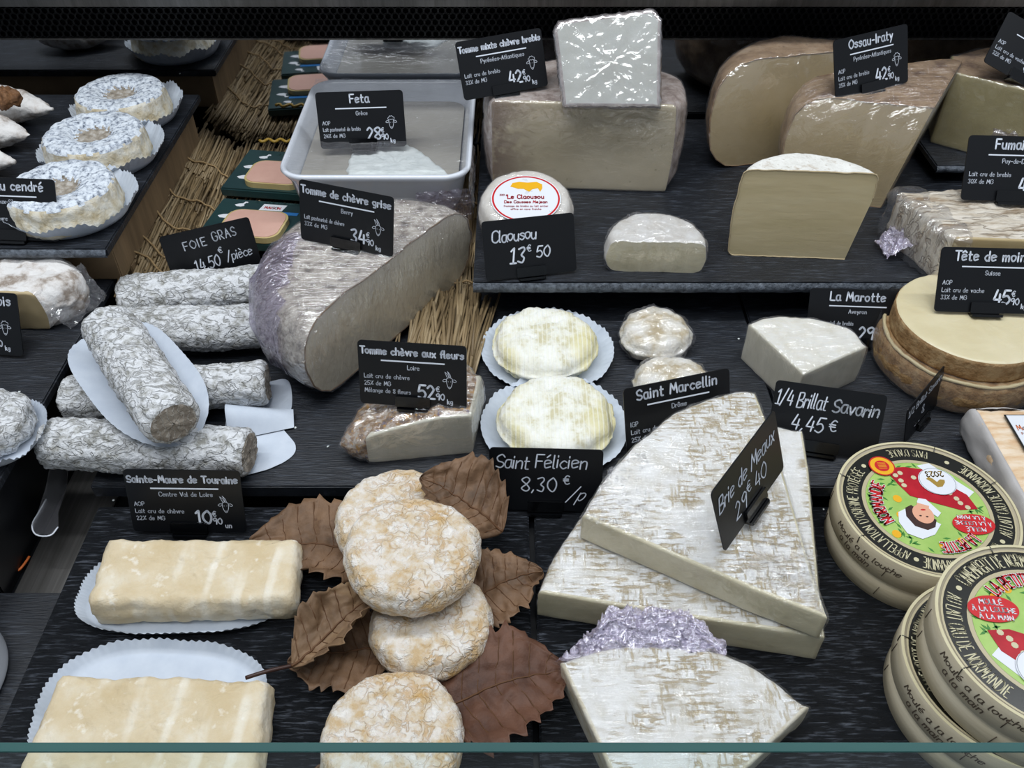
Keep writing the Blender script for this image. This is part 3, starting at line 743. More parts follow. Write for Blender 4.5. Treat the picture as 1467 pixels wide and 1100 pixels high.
board('middle right slate board under the quarter cheese and the half wheel with banded rind', 0.2145, 0.80, 0.423, 0.93, 0.018, .012)
board('raised right slate shelf carrying the big sheep cheese blocks', -0.034, 0.80, 0.620, 0.935, 0.060, .010, edge=True)
board('small slate slab in the right back corner under the tall olive cheese', 0.425, 0.80, 0.79, 0.935, 0.080, .007, edge=True)
board('upper left slate shelf under the round ash cheeses in crimped papers', -0.80, -0.339, 0.612, 0.911, 0.100, .008, edge=True)
board('lower left slate shelf under the cut rustic cheese', -0.80, -0.357, 0.30, 0.80, 0.050, .008)
board('front left slate slab at the very edge of the case', -0.62, -0.312, 0.10, 0.352, -0.012, .009, M['slate'])
o = board('black riser block under the lower left slate shelf', -0.80, -0.366, 0.36, 0.80, 0.0419, .0765, M['deck'], cat='riser', name='riser_block')
o = board('black riser block under the raised right slate shelf', -0.015, 0.80, 0.66, 0.93, 0.0499, .0315, M['deck'], cat='riser', name='riser_block')
o = board('black base block under the middle slate boards', -0.300, 0.80, 0.44, 0.93, 0.0058, .0405, M['deck'], cat='riser', name='riser_block')
o = board('black base block under the lower slate boards', -0.300, 0.62, 0.11, 0.415, -0.0102, .0245, M['deck'], cat='riser', name='riser_block')
o = board('small black riser under the front left slate slab', -0.60, -0.33, 0.12, 0.34, -0.0212, .0135, M['deck'], cat='riser', name='riser_block')
o = board('small dark riser under the right back corner slab', 0.46, 0.80, 0.81, 0.93, 0.0728, .0126, M['deck'], cat='riser', name='riser_block')
board('low dark riser under the front of the square orange-tinged cheese', 0.356, 0.450, 0.367, 0.4185, 0.0184, .0181, M['deck'], cat='riser', name='riser_block')
# tan wooden box under the upper left shelf
t = thing('wooden_box', 'tan wooden box propping up the upper left slate shelf', 'box', (-.57, .77, .05))
part('box_body', *box_geo(-0.79, -0.348, 0.638, 0.90, 0.0502, 0.0918, .001), M['wood_box'], t, False)
part('skirt_board', *box_geo(-0.3560, -0.348, 0.66, 0.915, -0.03, 0.0500, .001), M['wood_box'], t, False)
# steel strip on the deck floor
o = part('steel_strip', *box_geo(-0.362, -0.317, 0.352, 0.60, -0.0349, -0.031, .0005), M['steel'], None, False, base=(-.34, .45, -.035))
tag(o, 'brushed steel strip on the case floor left of the log pile', 'metal strip')
# clear plastic hook and the little yellow scrap
hk = thing('plastic_holder', 'clear plastic holder tongue hanging over the dark gap', 'holder', tuple(at(68, 740, -.02)))
pl = [at(u, v, 0.0)[:2] for u, v in ((98, 660), (96, 700), (84, 735), (84, 755), (72, 767), (52, 766), (46, 752), (55, 735), (66, 700), (74, 660))]
V, Fc = plate([tuple(p) for p in pl], lambda x, y, z: np.array((x, y, z)), 0.000, .0012); part('tongue', V, Fc, M['clear'], hk, False)
pts = catmull([at(u, v, 0.0005) for u, v in ((66, 715), (56, 733), (46, 752), (52, 766), (72, 767), (83, 755))], 4)
part('lip', *tube_geo(pts, .0006, 6), M['ceramic'], hk)
pts = catmull([at(u, v, -.030) for u, v in ((42, 797), (36, 806), (26, 817), (14, 816), (10, 812))], 4)
o = part('rubber_band', *tube_geo(pts, .0010, 6), M['orangep'], None, base=tuple(at(28, 808, -.034))); tag(o, 'orange rubber band scrap lying on the dark case floor', 'rubber band')

# ------------------------------------------------------------------ straw mat with foie gras packs and the feta tray
rnd = random.Random(11)
sm = thing('straw_mat', 'bundled straw mat lying under the feta tray and the green packs', 'straw mat', (-.18, .72, .02))
gs = []
def straw(x, y, z, L_, ang, dz, r):
    dx = math.sin(ang)*L_; dy = math.cos(ang)*L_
    a = (x, y, z); b = (x + dx*.5 + rnd.uniform(-.002, .002), y + dy*.5, z + dz*.5 + rnd.uniform(-.001, .001)); c = (x + dx, y + dy, z + dz)
    g_ = tube_geo([a, b, c], r, 5); gs.append(g_)
def mat_z(x):
    return 0.022 + max(0, (-0.318 - x))*0.75      # the left border climbs up against the box
for row in range(6):
    y0 = 0.580 + row*0.055
    for i in range(260):
        x = rnd.uniform(-0.350, -0.0345) if i % 3 == 0 else rnd.choice((rnd.uniform(-.352, -.26), rnd.uniform(-.352, -.28), rnd.uniform(-.085, -.0345)))
        yy = y0 + (.042 if x < -.12 else .0)
        if yy > .835: yy = .835 + rnd.uniform(0, .022)
        straw(x, yy + rnd.uniform(-.012, .012), mat_z(x) + rnd.uniform(0, .007), rnd.uniform(.07, .085), rnd.uniform(-.07, .07) - (.05 if x < -.3 else 0), rnd.uniform(-.003, .004), rnd.uniform(.0008, .0015))
# frayed ends fanning out right of the big tomme
for i in range(210):
    x = -0.105 + .072*rnd.random()**.8; y = 0.535 + rnd.uniform(-.014, .02) + (.02 if x < -.08 else 0) + (.06 if x < -.09 else 0)
    L_ = rnd.uniform(.07, .11)
    straw(x, y, .0205 + rnd.uniform(0, .012), L_, rnd.uniform(-.22, .30)*.7, rnd.uniform(0, .012), rnd.uniform(.0010, .0020))
for i in range(9): straw(-.040 + rnd.uniform(-.004, .004), .575 + rnd.uniform(-.004, .004), .022 + rnd.uniform(0, .004), .05, -.2 + rnd.uniform(-.05, .05), .003, .0016)
part('straws', *join(gs), M['straw'], sm, kind='stuff')
for k, y in enumerate((.672, .695, .742, .79, .86)):
    pts = []
    for i in range(26):
        x = -0.352 + .08*i/25; pts.append((x, y + .006*math.sin(i*.5 + k) , mat_z(x) + .0095 + .001*math.sin(i*1.7)))
    part('binding_twine', *tube_geo(pts, .0011, 5), M['twine'], sm)
for k, y in enumerate((.66, .80)):
    pts = [(-.072 + .037*i/10, y + .002*math.sin(i), .0312 + .001*math.sin(i*1.7)) for i in range(11)]
    part('binding_twine', *tube_geo(pts, .0011, 5), M['twine'], sm)

def pack(label, cx, cy, z, ang, wd=.118, dp=.086, th=.010, seed=0):
    Mx = tiltM((cx, cy, z), 0, 0, ang)
    t = thing('foie_gras_pack', label, 'food pack', (cx, cy, z), 'dark green packs on the straw')
    def mp(x, y, zz): return np.array((Mx @ Vector((x, y, zz)))[:])
    V, Fc = box_geo(-wd/2, wd/2, -dp/2, dp/2, 0, th, .0015); part('sleeve', xform(V, Mx), Fc, M['pack'], t, False)
    # the slice of foie gras bulging out of the sleeve
    def slice_poly(k): return [(x*k, y*k) for x, y in rrect(.062, .048, .013, 6)]
    off = (-.006, -.014)
    V, Fc = plate([(x + off[0], y + off[1]) for x, y in slice_poly(1.0)], mp, th, th + .006); part('fat_rim', V, Fc, M['foie_fat'], t, False)
    V, Fc = plate([(x + off[0], y + off[1]) for x, y in slice_poly(.93)], mp, th + .006, th + .0066); part('slice', V, Fc, M['foie'], t, False)
    V, Fc = plate([(-.035, .012), (.028, .014), (.028, .019), (-.035, .017)], mp, th, th + .0003); part('blue_band', V, Fc, M['bluep'], t, False)
    V, Fc = plate([(-.014, .019), (.010, .020), (.012, .031), (-.012, .031)], mp, th, th + .0004); part('maker_label', V, Fc, M['whitep'], t, False)
    ln, W = text_lines('MAISON', -.001, .0225, .004, align='c'); V, Fc = ribbons(ln, .0008, lambda x, y: mp(x, y, th + .0006)); part('label_lettering', V, Fc, M['redp'], t, False)
    lns = [(text_lines('FOIE GRAS', 0, -.035, .006, align='c', gap=3)[0], .0007), (text_lines('DE CANARD', .0, -.022, .005, align='c', gap=12)[0], .0006), (text_lines('FOIE GRAS DE CANARD', 0, .0325, .003, align='c', gap=3)[0], .0005)]
    part('faint_lettering', *join([ribbons(l, s_, lambda x, y: mp(x, y, th + .0003)) for l, s_ in lns]), M['packtext'], t, False)
    gsb = []
    for bx, by, s_ in ((-.044, .004, 1), (-.042, -.018, 1.1), (-.036, .026, .8), (.044, -.002, 1.1), (.040, .024, 1.2), (.046, -.026, 1)):
        body = [(bx + s_*x, by + s_*y) for x, y in ((-.007, 0), (-.004, -.003), (.002, -.0035), (.006, -.001), (.0045, .002), (.006, .006), (.0085, .0062), (.0075, .0085), (.004, .0085), (.0025, .004), (-.002, .003))]
        gsb.append(plate(body, mp, th, th + .00035))
    part('bird_print', *join(gsb), M['whitep'], t, False)
    return t
pz = 0.0335
pack('front dark green foie gras pack behind the handwritten price sign', *(at(378, 320, .045)[:2] + np.array((0, .006))), pz, -8, dp=.076, seed=1)
pack('rear dark green foie gras pack, its pink slice showing left of the tray corner', *at(412, 245, .045)[:2], pz + .001, -8, seed=2)
pts = [at(372 + i*3, 201 + 2*math.sin(i*1.1), .052) for i in range(16)]
o = part('gold_ribbon', *tube_geo(pts, .0018, 5), M['goldp'], None, base=tuple(pts[0])); tag(o, 'shiny gold ribbon lying across the green packs', 'ribbon')

# feta tray
t = thing('ceramic_tray', 'white ceramic serving dish with rounded rim holding feta', 'dish', (-.125, .82, .052))
ZR = .106; cxT = -.1255; x0T, x1T = -.2190, -.0385; y0T, y1T = .722, .937
def rr3(w_, h_, r, z, n=8): return [(x, y, z) for x, y in rrect(w_, h_, r, n, (x0T+x1T)/2, (y0T+y1T)/2)]
Wt, Ht = x1T - x0T, y1T - y0T
rings = [rr3(Wt - .052, Ht - .052, .02, .0520), rr3(Wt - .032, Ht - .032, .022, .0535), rr3(Wt - .022, Ht - .022, .024, .066), rr3(Wt - .012, Ht - .012, .025, ZR - .014),
         rr3(Wt - .004, Ht - .004, .026, ZR - .007), rr3(Wt, Ht, .026, ZR - .003), rr3(Wt - .001, Ht - .001, .026, ZR - .0008), rr3(Wt - .004, Ht - .004, .024, ZR), rr3(Wt - .009, Ht - .009, .022, ZR - .0006),
         rr3(Wt - .012, Ht - .012, .020, ZR - .003), rr3(Wt - .022, Ht - .022, .019, ZR - .016), rr3(Wt - .034, Ht - .034, .016, ZR - .038), rr3(Wt - .044, Ht - .044, .012, ZR - .044), rr3(Wt - .12, Ht - .12, .005, ZR - .045)]
n_ = len(rings[0]); V = [p for r_ in rings for p in r_]; Fc = []
for k in range(len(rings) - 1):
    for i in range(n_): j = (i+1) % n_; Fc.append([k*n_+i, k*n_+j, (k+1)*n_+j, (k+1)*n_+i])
Fc.append(list(range(n_))[::-1]); Fc.append([(len(rings)-1)*n_+i for i in range(n_)])
part('dish_body', V, Fc, M['ceramic'], t)
zb = ZR - .020
V, Fc = plate(rrect(Wt - .027, Ht - .027, .018, 6, (x0T+x1T)/2, (y0T+y1T)/2), lambda x, y, z: np.array((x, y, z)), zb - .0012, zb)
o = part('brine', V, Fc, M['brine'], None, False, base=(cxT, .82, zb)); tag(o, 'cloudy grey brine covering the feta in the white dish', 'brine')
P4 = [at(u, v, zb + .004) for u, v in ((497, 252), (500, 225), (520, 208), (585, 206), (612, 222), (640, 245), (636, 252))]
g_ = slab([('r', [tuple(p[:2]) for p in P4] + [tuple(P4[0][:2])])], zb - .014, zb + .0035, .004, .004, .003, nin=10)
cheese('feta_block', 'crumbly white feta block rising out of the brine', g_, M['feta'], amp=.0015, s=140, seed=4)
V = []; Fc = []; nu, nv = 60, 60
for i in range(nu + 1):
    for j in range(nv + 1):
        u, v = i/nu, j/nv; x = x0T + .003 + (Wt - .006)*u; y = y0T + .010 + (Ht - .012)*v
        e = min(u, 1-u, v, 1-v); z = ZR + .0008 - .006*min(1, e*5) + .0010*fbm((x*1, y*.5, 0), 70, 2, 3)
        V.append((x, y, z))
for i in range(nu):
    for j in range(nv): a = i*(nv+1)+j; Fc.append([a, a+nv+1, a+nv+2, a+1])
part('cling_film', V, Fc, M['film_soft'], t)
crumple('side_film', [(x1T + .001, .725, .062), (x1T + .001, .80, .066), (x1T + .000, .80, ZR - .006), (x1T - .001, .722, ZR - .004)], M['film_shiny'], t, 24, 24, .003, 110, 5)
crumple('front_film', [(-.09, .721, .060), (x1T, .724, .058), (x1T, .7225, ZR - .014), (-.09, .7195, ZR - .016)], M['film_lilac'], t, 30, 14, .0022, 120, 6)

# ------------------------------------------------------------------ cheeses on the raised right shelf
def chord_wheel(A, B, sag, h, re, z0, sy=1.0, lean=0.0, side=(0, 1), extra_planes=(), **kw):
    """wheel cut along the chord A-B (seen from the front), the body lying on the 'side' side"""
    A = np.array(A[:2], float); B = np.array(B[:2], float); Mm = (A + B)/2; d = B - A; wd = np.linalg.norm(d); d /= wd
    n = np.array([-d[1], d[0]])
    if n.dot(side) < 0: n = -n
    R = (wd*wd/4 + sag*sag)/(2*sag); Cc = Mm + n*(sag - R)
    pl = [((Mm[0], Mm[1], z0), (-n[0], -n[1], lean))] + list(extra_planes)
    return wheel_cut(R, h, re, pl, C0=Cc, z0=z0, rz=math.atan2(d[1], d[0]), **kw)
Z2 = 0.0602
# big sheep and goat tomme, wide cut to the front
g_ = slab([('c', [at(706, 268, Z2)[:2], at(953, 276, Z2)[:2]]), ('r', [at(953, 276, Z2)[:2], (.168, .805), (.158, .850), (.08, .885), (-.01, .868), (-.026, .82), at(706, 268, Z2)[:2]])], Z2, .1515, .010, .0025, .003, .002)
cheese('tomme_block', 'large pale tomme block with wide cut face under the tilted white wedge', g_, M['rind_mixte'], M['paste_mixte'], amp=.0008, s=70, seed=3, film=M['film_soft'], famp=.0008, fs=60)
# wedge lying on top, its shiny face turned up to the front
def facegeo(poly, depth, rr=.003):
    return slab([('r' if False else 'c', [poly[i], poly[(i+1) % len(poly)]]) for i in range(len(poly))], 0, depth, rr, rr, .003, nin=12)
p_ = at(866, 160, .1545)
Mw = Matrix.Translation((p_[0] + .001, p_[1] + .008, .1555)) @ Matrix.Rotation(math.radians(-4), 4, 'Z') @ Matrix.Rotation(math.radians(62), 4, 'X') @ Matrix.Translation((0, 0, -.040))
quad = [(-.038, -.001), (.0500, .001), (.0455, .076), (.038, .084), (-.046, .072), (-.0495, .064)]
g_ = facegeo(quad, .040)
cheese('cheese_wedge', 'shiny white film-wrapped wedge tilted on top of the large tomme block', (g_[0], g_[2] + [], [f for f in g_[1]]), M['rind_mixte'], M['paste_shiny'], amp=.0004, s=90, seed=5, film=M['film_shiny'], famp=.0014, fs=150, M4=Mw)
# Ossau pair
A = at(1041, 247, Z2); B = at(1310, 215, Z2)
A = A + np.array((-.022, .004, 0)); g_ = chord_wheel(A, (A[0] + .175, A[1] + .045), .080, .110, .036, Z2, seed=4, s=40, amp=.0012, lean=.06)
wheel_cheese('tomme_wedge', 'rear brown-rinded wheel piece with rounded shoulder, partly in shade', g_, M['rind_brown'], M['paste_ossau'], film=M['film_soft'], rim=M['rind_brown'])
A = at(1128, 262, Z2); B = at(1262, 292, Z2)
def ossau2():
    A = np.array((.276, .7635)); B = np.array((.365, .742)); d = (B - A)/np.linalg.norm(B-A); n = np.array([-d[1], d[0]])
    R = .125; Cc = np.array((.276 + R*.90, .7635 + .006))
    right = np.array((.3605, .745)); rd = np.array((.62, 1.0)); rn = np.array((rd[1], -rd[0]))
    return wheel_cut(R, .100, .030, [((A[0], A[1], Z2), (-n[0], -n[1], .10)), ((right[0], right[1], Z2), (rn[0], rn[1], -.18)), ((.3, .822, 0), (-.26, .97, 0))], C0=Cc, z0=Z2, seed=6, s=40, amp=.001, n=170)
wheel_cheese('tomme_wedge', 'front film-wrapped yellow wedge carrying the tilted sign, behind the half wheel', ossau2(), M['rind_brown'], M['paste_ossau'], film=M['film_streak'], famp=.0016, fs=55, rim=M['rind_brown'])
# half wheel with white rind
A = at(1043, 365, Z2); B = at(1205, 371, Z2)
g_ = chord_wheel((A[0] - .001, A[1]), (B[0] + .010, B[1] - .001), .036, .086, .006, Z2, seed=8, s=60, amp=.0008, extra_planes=(((B[0] + .003, B[1], Z2), (1, -.15, -.13)),))
wheel_cheese('half_tomme', 'pale half wheel with white top rind standing alone at the shelf front', g_, M['rind_half'], M['paste_half'], rim=M['rind_tan'])
# half soft cheese in film
A = at(870, 388, Z2); B = at(1004, 391, Z2)
g_ = chord_wheel((A[0], A[1]), (B[0], B[1]), .052, .031, .007, Z2, seed=9, s=90, amp=.001)
wheel_cheese('half_soft_cheese', 'small film-wrapped half soft cheese with white rind near the shelf edge', g_, M['camem'], M['paste_cream'], film=M['film_soft'], famp=.002, fs=90)
# Claousou
cc = at(752, 290, .095)
g_ = disc_geo(.0415, .034, .009, 90, bulge=.002)
cM = tiltM((.0125, .7000, .0675), 10, 0, 0)
t = cheese('round_cheese', 'round white cheese with oval red and gold paper label behind its handwritten sign', g_, M['claou'], amp=.001, s=60, seed=12, M4=cM, film=M['film_soft'], famp=.0006)
def cm(x, y, z=0): return np.array((cM @ Vector((x, y, .0352 + z)))[:])
def ell(a, b, n=48, cx=0, cy=0): return [(cx + a*math.cos(2*PI*k/n), cy + b*math.sin(2*PI*k/n)) for k in range(n)]
lb = part('label', *plate(ell(.0315, .0315, cx=0, cy=-.004), cm, .0004, .0006), M['whitep'], t, False)
def ringgeo(a, b, wd, mapf, z, cx=0, cy=0, n=64):
    V = []; Fc = []
    for k in range(n):
        c_, s_ = math.cos(2*PI*k/n), math.sin(2*PI*k/n); V.append(mapf(cx + a*c_, cy + b*s_, z)); V.append(mapf(cx + (a-wd)*c_, cy + (b-wd)*s_, z))
    for k in range(n): j = (k+1) % n; Fc.append([2*k, 2*j, 2*j+1, 2*k+1])
    return np.array(V), Fc
part('red_ring', *ringgeo(.0305, .0305, .0016, cm, .0008, 0, -.004), M['redp'], lb, False)
sheep_poly = [(-.014, .010), (-.012, .015), (-.006, .0165), (.002, .0155), (.010, .0165), (.015, .013), (.015, .008), (.013, .003), (.011, .008), (.006, .0065), (.003, .003), (-.002, .007), (-.007, .007), (-.011, .009)]
part('animal_print', *plate([(x, y + .002) for x, y in sheep_poly], cm, .0006, .0009), M['yelp'], lb, False)
l1, _ = text_lines('Le Claousou', 0, -.0045, .0052, align='c', wx=.95); l2, _ = text_lines('Des Causses Mejean', 0, -.0105, .0034, align='c')
l3, _ = text_lines('fromage de brebis au lait entier', 0, -.0155, .0022, align='c'); l4, _ = text_lines('affine en cave fraiche', 0, -.0195, .0022, align='c'); l5, _ = text_lines('220 g', -.0235, -.0005, .0022, align='l')
part('label_lettering', *join([ribbons(l1, .0009, lambda x, y: cm(x, y, .001)), ribbons(l2, .0006, lambda x, y: cm(x, y, .001)), ribbons(l3, .0003, lambda x, y: cm(x, y, .001)), ribbons(l4, .0003, lambda x, y: cm(x, y, .001)), ribbons(l5, .0004, lambda x, y: cm(x, y, .001))]), M['dred'], lb, False)
# right: ribbed block at the shelf edge, with film bunched on its left
c0 = [at(1322, 250, .106), at(1440, 233, .112), at(1560, 236, .112), at(1560, 362, .100), at(1372, 352, .100)]
Ab, Bb, Cb, Db = np.array((.369, .617)), np.array((.346, .690)), np.array((.50, .712)), np.array((.51, .607))
g_ = slab([('c', [Db, Ab]), ('r', [Ab, Bb]), ('r', [Bb, Cb]), ('c', [Cb, Db])], Z2, .108, .004, .002, .0025, .001)
t = cheese('ribbed_block', 'rectangular ribbed tan-rinded block under a sign at the right edge of the raised shelf', g_, M['rind_rib'], M['paste_ossau'], amp=.0014, s=80, seed=14)
g2 = slab([('r', [(Ab[0] - .003, Ab[1] + .004), (Bb[0] - .004, Bb[1]), (.372, .70), (.385, .62), (Ab[0] - .003, Ab[1] + .004)])], Z2 + .0005, .106, .004, .004, .004, nin=4)
v, f = film_geo(g2[0], g2[1] + g2[2], .0015, .003, 70, 8); part('cling_film', v, f, M['film'], t)
crumple('film_tail', [(.334, .652, .0615), (.334, .680, .062), (.350, .684, .080), (.352, .650, .078)], M['film_violet'], t, 24, 24, .005, 90, 7)
# tall olive cheese in the right back corner
g_ = slab([('c', [(.500, .790), (.435, .838)]), ('c', [(.435, .838), (.447, .880)]), ('r', [(.447, .880), (.50, .905), (.60, .895), (.62, .80)]), ('c', [(.62, .80), (.500, .790)])], .0802, .155, .006, .002, .003, .001)
t = cheese('olive_wedge', 'tall olive-coloured wedge in film at the upper right corner under a tilted sign', g_, M['rind_brown'], M['paste_olive'], amp=.0008, s=60, seed=16, film=M['film_soft'], famp=.0012)
crumple('film_fold', [(.475, .7965, .084), (.500, .782, .084), (.500, .783, .112), (.472, .799, .115)], M['film_lilac'], t, 24, 24, .003, 110, 9)

# ------------------------------------------------------------------ cheeses on the middle slates
Z1 = 0.0182
# big half wheel of grey tomme
A = at(452, 592, Z1); B = at(676, 398, Z1)
A = np.array((-.1560, .4985)); B = np.array((-.0390, .6800))
g_ = chord_wheel(A, B, .117, .078, .030, Z1 + .0105, side=(-1, .6), seed=20, s=26, amp=.0022, n=180)
t = wheel_cheese('grey_tomme', 'large film-wrapped half wheel of grey-rinded goat tomme, cut face to the right', g_, M['rind_grey'], M['paste_grey'], film=M['film_streak'], famp=.0014, fs=40, rim=M['rind_line'])
gv = g_[0]; gf = [f for f in g_[1] if gv[f, 0].mean() < -.176 and gv[f, 1].mean() < .62]
v, f = film_geo(gv, gf, .0022, .0030, 55, 31, (1, 1, .4)); v, f = compact(v, f); part('film_gathering', v, f, M['film_lilac'], t)
# flower cheese wedge
g_ = slab([('r', [(-.1240, .4640), (-.1270, .4560), (-.1200, .4480), (-.108, .4455)]), ('c', [(-.108, .4455), (-.0300, .4560)]), ('c', [(-.0300, .4560), (-.0240, .5000)]), ('r', [(-.0240, .5000), (-.045, .530), (-.085, .522), (-.1150, .490), (-.1240, .4640)])], Z1, .060, .014, .002, .0022, .002,
          ztop=lambda x, y: -.016*max(0, min(1, (-.05 - x)/.07))**1.3)
cheese('flower_cheese', 'small wedge crusted with orange and violet flower petals under its sign', g_, M['flower'], M['paste_white'], amp=.0018, s=130, seed=22, film=M['film'], famp=.0012, fs=80)
# two round cheeses in papers
for i, (u, v, px, label, pl_, sd, rz) in enumerate(((780, 485, 148, 'round cream cheese with yellow ridges, the rear one of the two in round papers', 'round white paper under the rear ridged cheese', 3, 4), (797, 592, 165, 'round cream cheese with yellow ridges, the front one behind the handwritten sign', 'round white paper under the front ridged cheese', 8, -25))):
    c = at(u, v - 4, .040); R = rpx(px/2, v, .034)*.97
    g_ = disc_geo(R, .022, .009, 100, bulge=.003, sq=.015, dome=.002)
    cheese('ridged_cheese', label, g_, M['felicien'], amp=.0022, s=60, seed=30 + i, M4=tiltM((c[0], c[1] + .000, Z1 + .0016), 0, 0, rz), base=(c[0], c[1], Z1 + .0016), octv=4)
    q = at(u + (8 if i == 0 else -4), v + 4, Z1 + .004); Rp = rpx((186 if i == 0 else 207)/2, v, Z1 + .004)
    paper_case(pl_, (c[0] + (.003 if i == 0 else -.001), c[1]), Rp, Rp*.97, Z1, rim=.0085, fl=52, seed=i, flat_r=.80)
# two small wrapped rounds
for i, (u, v, px, label) in enumerate(((941, 472, 100, 'small film-wrapped round cheese, the rear of the two beside the ridged cheeses'), (965, 545, 108, 'small film-wrapped round cheese half hidden by a printed sign'))):
    c = at(u, v - 6, .040); R = rpx(px/2, v, .036)
    g_ = disc_geo(R*.97, .021, .008, 80, bulge=.002, sq=.02, dome=.002)
    cheese('small_round_cheese', label, g_, M['marcellin'], amp=.0018, s=75, seed=34 + i, M4=tiltM((c[0], c[1], Z1 + .0005), 0, 0, i*40), film=M['film_soft'], famp=.0025, fs=90, foff=.001)
# quarter of triple cream
zq = .057; a0 = at(1151, 536, zq)[:2]; lf = at(1073, 464, zq)[:2]; rt = at(1242, 496, zq)[:2]
g_ = slab([('c', [lf, a0]), ('c', [a0, rt]), ('r', [rt, at(1222, 472, zq)[:2], at(1185, 459, zq)[:2], at(1140, 452, zq)[:2], at(1098, 453, zq)[:2], lf])], Z1, zq, .004, .0015, .002, .001)
cheese('quarter_cheese', 'quarter of a white-rinded creamy cheese wrapped in film near the middle right', g_, M['marotte_top'], M['paste_white'], amp=.0006, s=110, seed=40, film=M['film_soft'], famp=.0012, fs=60)
# banded half wheel (two tiers)
cT = at(1392, 462, .072); cT = np.array((.3760, .5610))
t = thing('banded_cheese', 'squat brown cheese wheel with shaved pale top and a ridge round its side', 'cheese', (cT[0], cT[1], Z1))
g_ = disc_geo(.0665, .030, .006, 110, bulge=.0015); V = displace(g_[0], g_[1], .0008, 120, 41); part('lower_wheel', xform(V, tiltM((cT[0], cT[1], Z1))), g_[1], M['tete_rind'], t)
g_ = disc_geo(.0605, .021, .0035, 110); V = displace(g_[0], g_[1], .0005, 120, 42); V = xform(V, tiltM((cT[0] + .001, cT[1] + .002, Z1 + .0295)))
side = [f for f in g_[1] if V[f, 2].min() < Z1 + .0485 and not all(abs(V[i, 2] - (Z1 + .0505)) < .0012 for i in f)]
ss = {tuple(f) for f in side}; top = [f for f in g_[1] if tuple(f) not in ss]
v, f = compact(V, side); part('upper_wheel', v, f, M['tete_rind'], t)
v, f = compact(V, top); part('shaved_top', v, f, M['tete_top'], t)
V, Fc = tube_geo([(cT[0] + .0635*math.cos(a), cT[1] + .0635*math.sin(a), Z1 + .0302 + .0006*math.sin(9*a)) for a in np.linspace(0, 2*PI, 90)], .0016, 6); part('ridge', displace(V, Fc, .0006, 200, 3), Fc, M['paste_half'], t)
g_ = disc_geo(.0672, .0515, .006, 80); V, Fc = film_geo(xform(g_[0], tiltM((cT[0], cT[1], Z1))), g_[1], .0005, .0010, 60, 4); Fc = [f for f in Fc if V[f, 2].mean() < Z1 + .040]; v, f = compact(V, Fc); part('cling_film', v, f, M['film_soft'], t)

# the pile of ash logs
def lp(u, v, z): return tuple(float(q) for q in at(u, v, z))
cheese_log('straight ash log at the very back of the pile, below the Foie gras sign', lp(176, 424, .044), lp(420, 404, .046), .0195, 51)
cheese_log('ash log running behind the slanting one, second from the back', lp(160, 474, .042), lp(392, 466, .042), .0200, 52)
cheese_log('ash log half hidden by the oval paper, between second and front logs', lp(92, 572, .0385), lp(384, 548, .0385), .0195, 53)
cheese_log('front ash log lying across the slate edge, its brown end to the right', lp(66, 634, .0390), lp(358, 648, .0385), .0195, 54)
cheese_log('ash log slanting on top of the pile, wrinkled brown end facing forward', lp(153, 462, .082), lp(249, 606, .080), .0205, 55)
def strip_paper(label, pts3, th=.0004, name='paper_sheet', fl=0.0010):
    V = [np.array(p) for p in pts3]; 
    return V
# oval paper under the slanting log: follows its underside
a = np.array(lp(140, 470, .064)); b = np.array(lp(262, 622, .060)); ax = (b - a); L_ = np.linalg.norm(ax); ax /= L_; sd = np.cross(ax, (0, 0, 1)); sd /= np.linalg.norm(sd); up = np.cross(sd, ax)
V = []; Fc = []; nu, nv = 80, 28
for i in range(nu + 1):
    for j in range(nv + 1):
        u_ = i/nu*2 - 1; s_ = j/nv*2 - 1; wd = .037*(1 - abs(u_)**3.2)**.5 + .0005
        cup = (s_**2)*.012*(1 - abs(u_)**4)
        V.append((a+b)/2 + ax*u_*L_*.52 + sd*s_*wd + up*(cup - .006) + np.array((0, 0, .0006*math.cos(j*3.0 + i*1.9)*abs(s_)**4)))
for i in range(nu):
    for j in range(nv): q = i*(nv+1)+j; Fc.append([q, q+1, q+nv+2, q+nv+1])
o = part('paper_case', V, Fc, M['paper'], None, base=tuple((a+b)/2)); tag(o, 'oval white paper showing on both sides of the slanting ash log', 'paper case')
# flat sheet under the pile's right end, folded
pl = [(330, 560), (372, 552), (412, 545), (418, 585), (400, 605), (424, 640), (408, 662), (360, 680), (318, 672), (322, 620)]
V, fr, fc = slab([('r', [tuple(at(u, v, Z1)[:2]) for u, v in pl] + [tuple(at(*pl[0], Z1)[:2])])], Z1 + .0003, Z1 + .0008, .0002, .0002, .003, nin=18)
V[:, 2] += np.array([.0022*max(0, fbm((x, y, 0), 45, 3, 2)) for x, y in V[:, :2]])
o = part('paper_sheet', V, fr, M['paper'], None, base=tuple(at(370, 620, Z1))); tag(o, 'flat white paper sticking out right of the front ash log', 'paper')
V = []; Fc = []
for i in range(21):
    for j in range(13):
        u_, v_ = i/20, j/12; p = np.array(at(330 + 92*u_, 588 + 6*u_ + 46*v_*(1-.55*u_), Z1)); p[2] += .002 + .016*math.sin(PI*v_)*(1-u_)**.7 + .004*(1 - v_)
        V.append(p)
for i in range(20):
    for j in range(12): q = i*13+j; Fc.append([q, q+13, q+14, q+1])
o = part('paper_sheet', V, Fc, M['paper'], None, base=tuple(at(370, 610, Z1))); tag(o, 'folded flap of white paper curling up beside the log ends', 'paper')
V = []; Fc = []
for i in range(41):
    for j in range(5):
        p = np.array(lp(166 + 236*i/40, 436 + 9*math.sin(PI*.5*i/40), .040)); p[1] += -.006*j/4 + .003; p[2] += -.008*(j/4) + .0008*math.sin(i*.9); V.append(p)
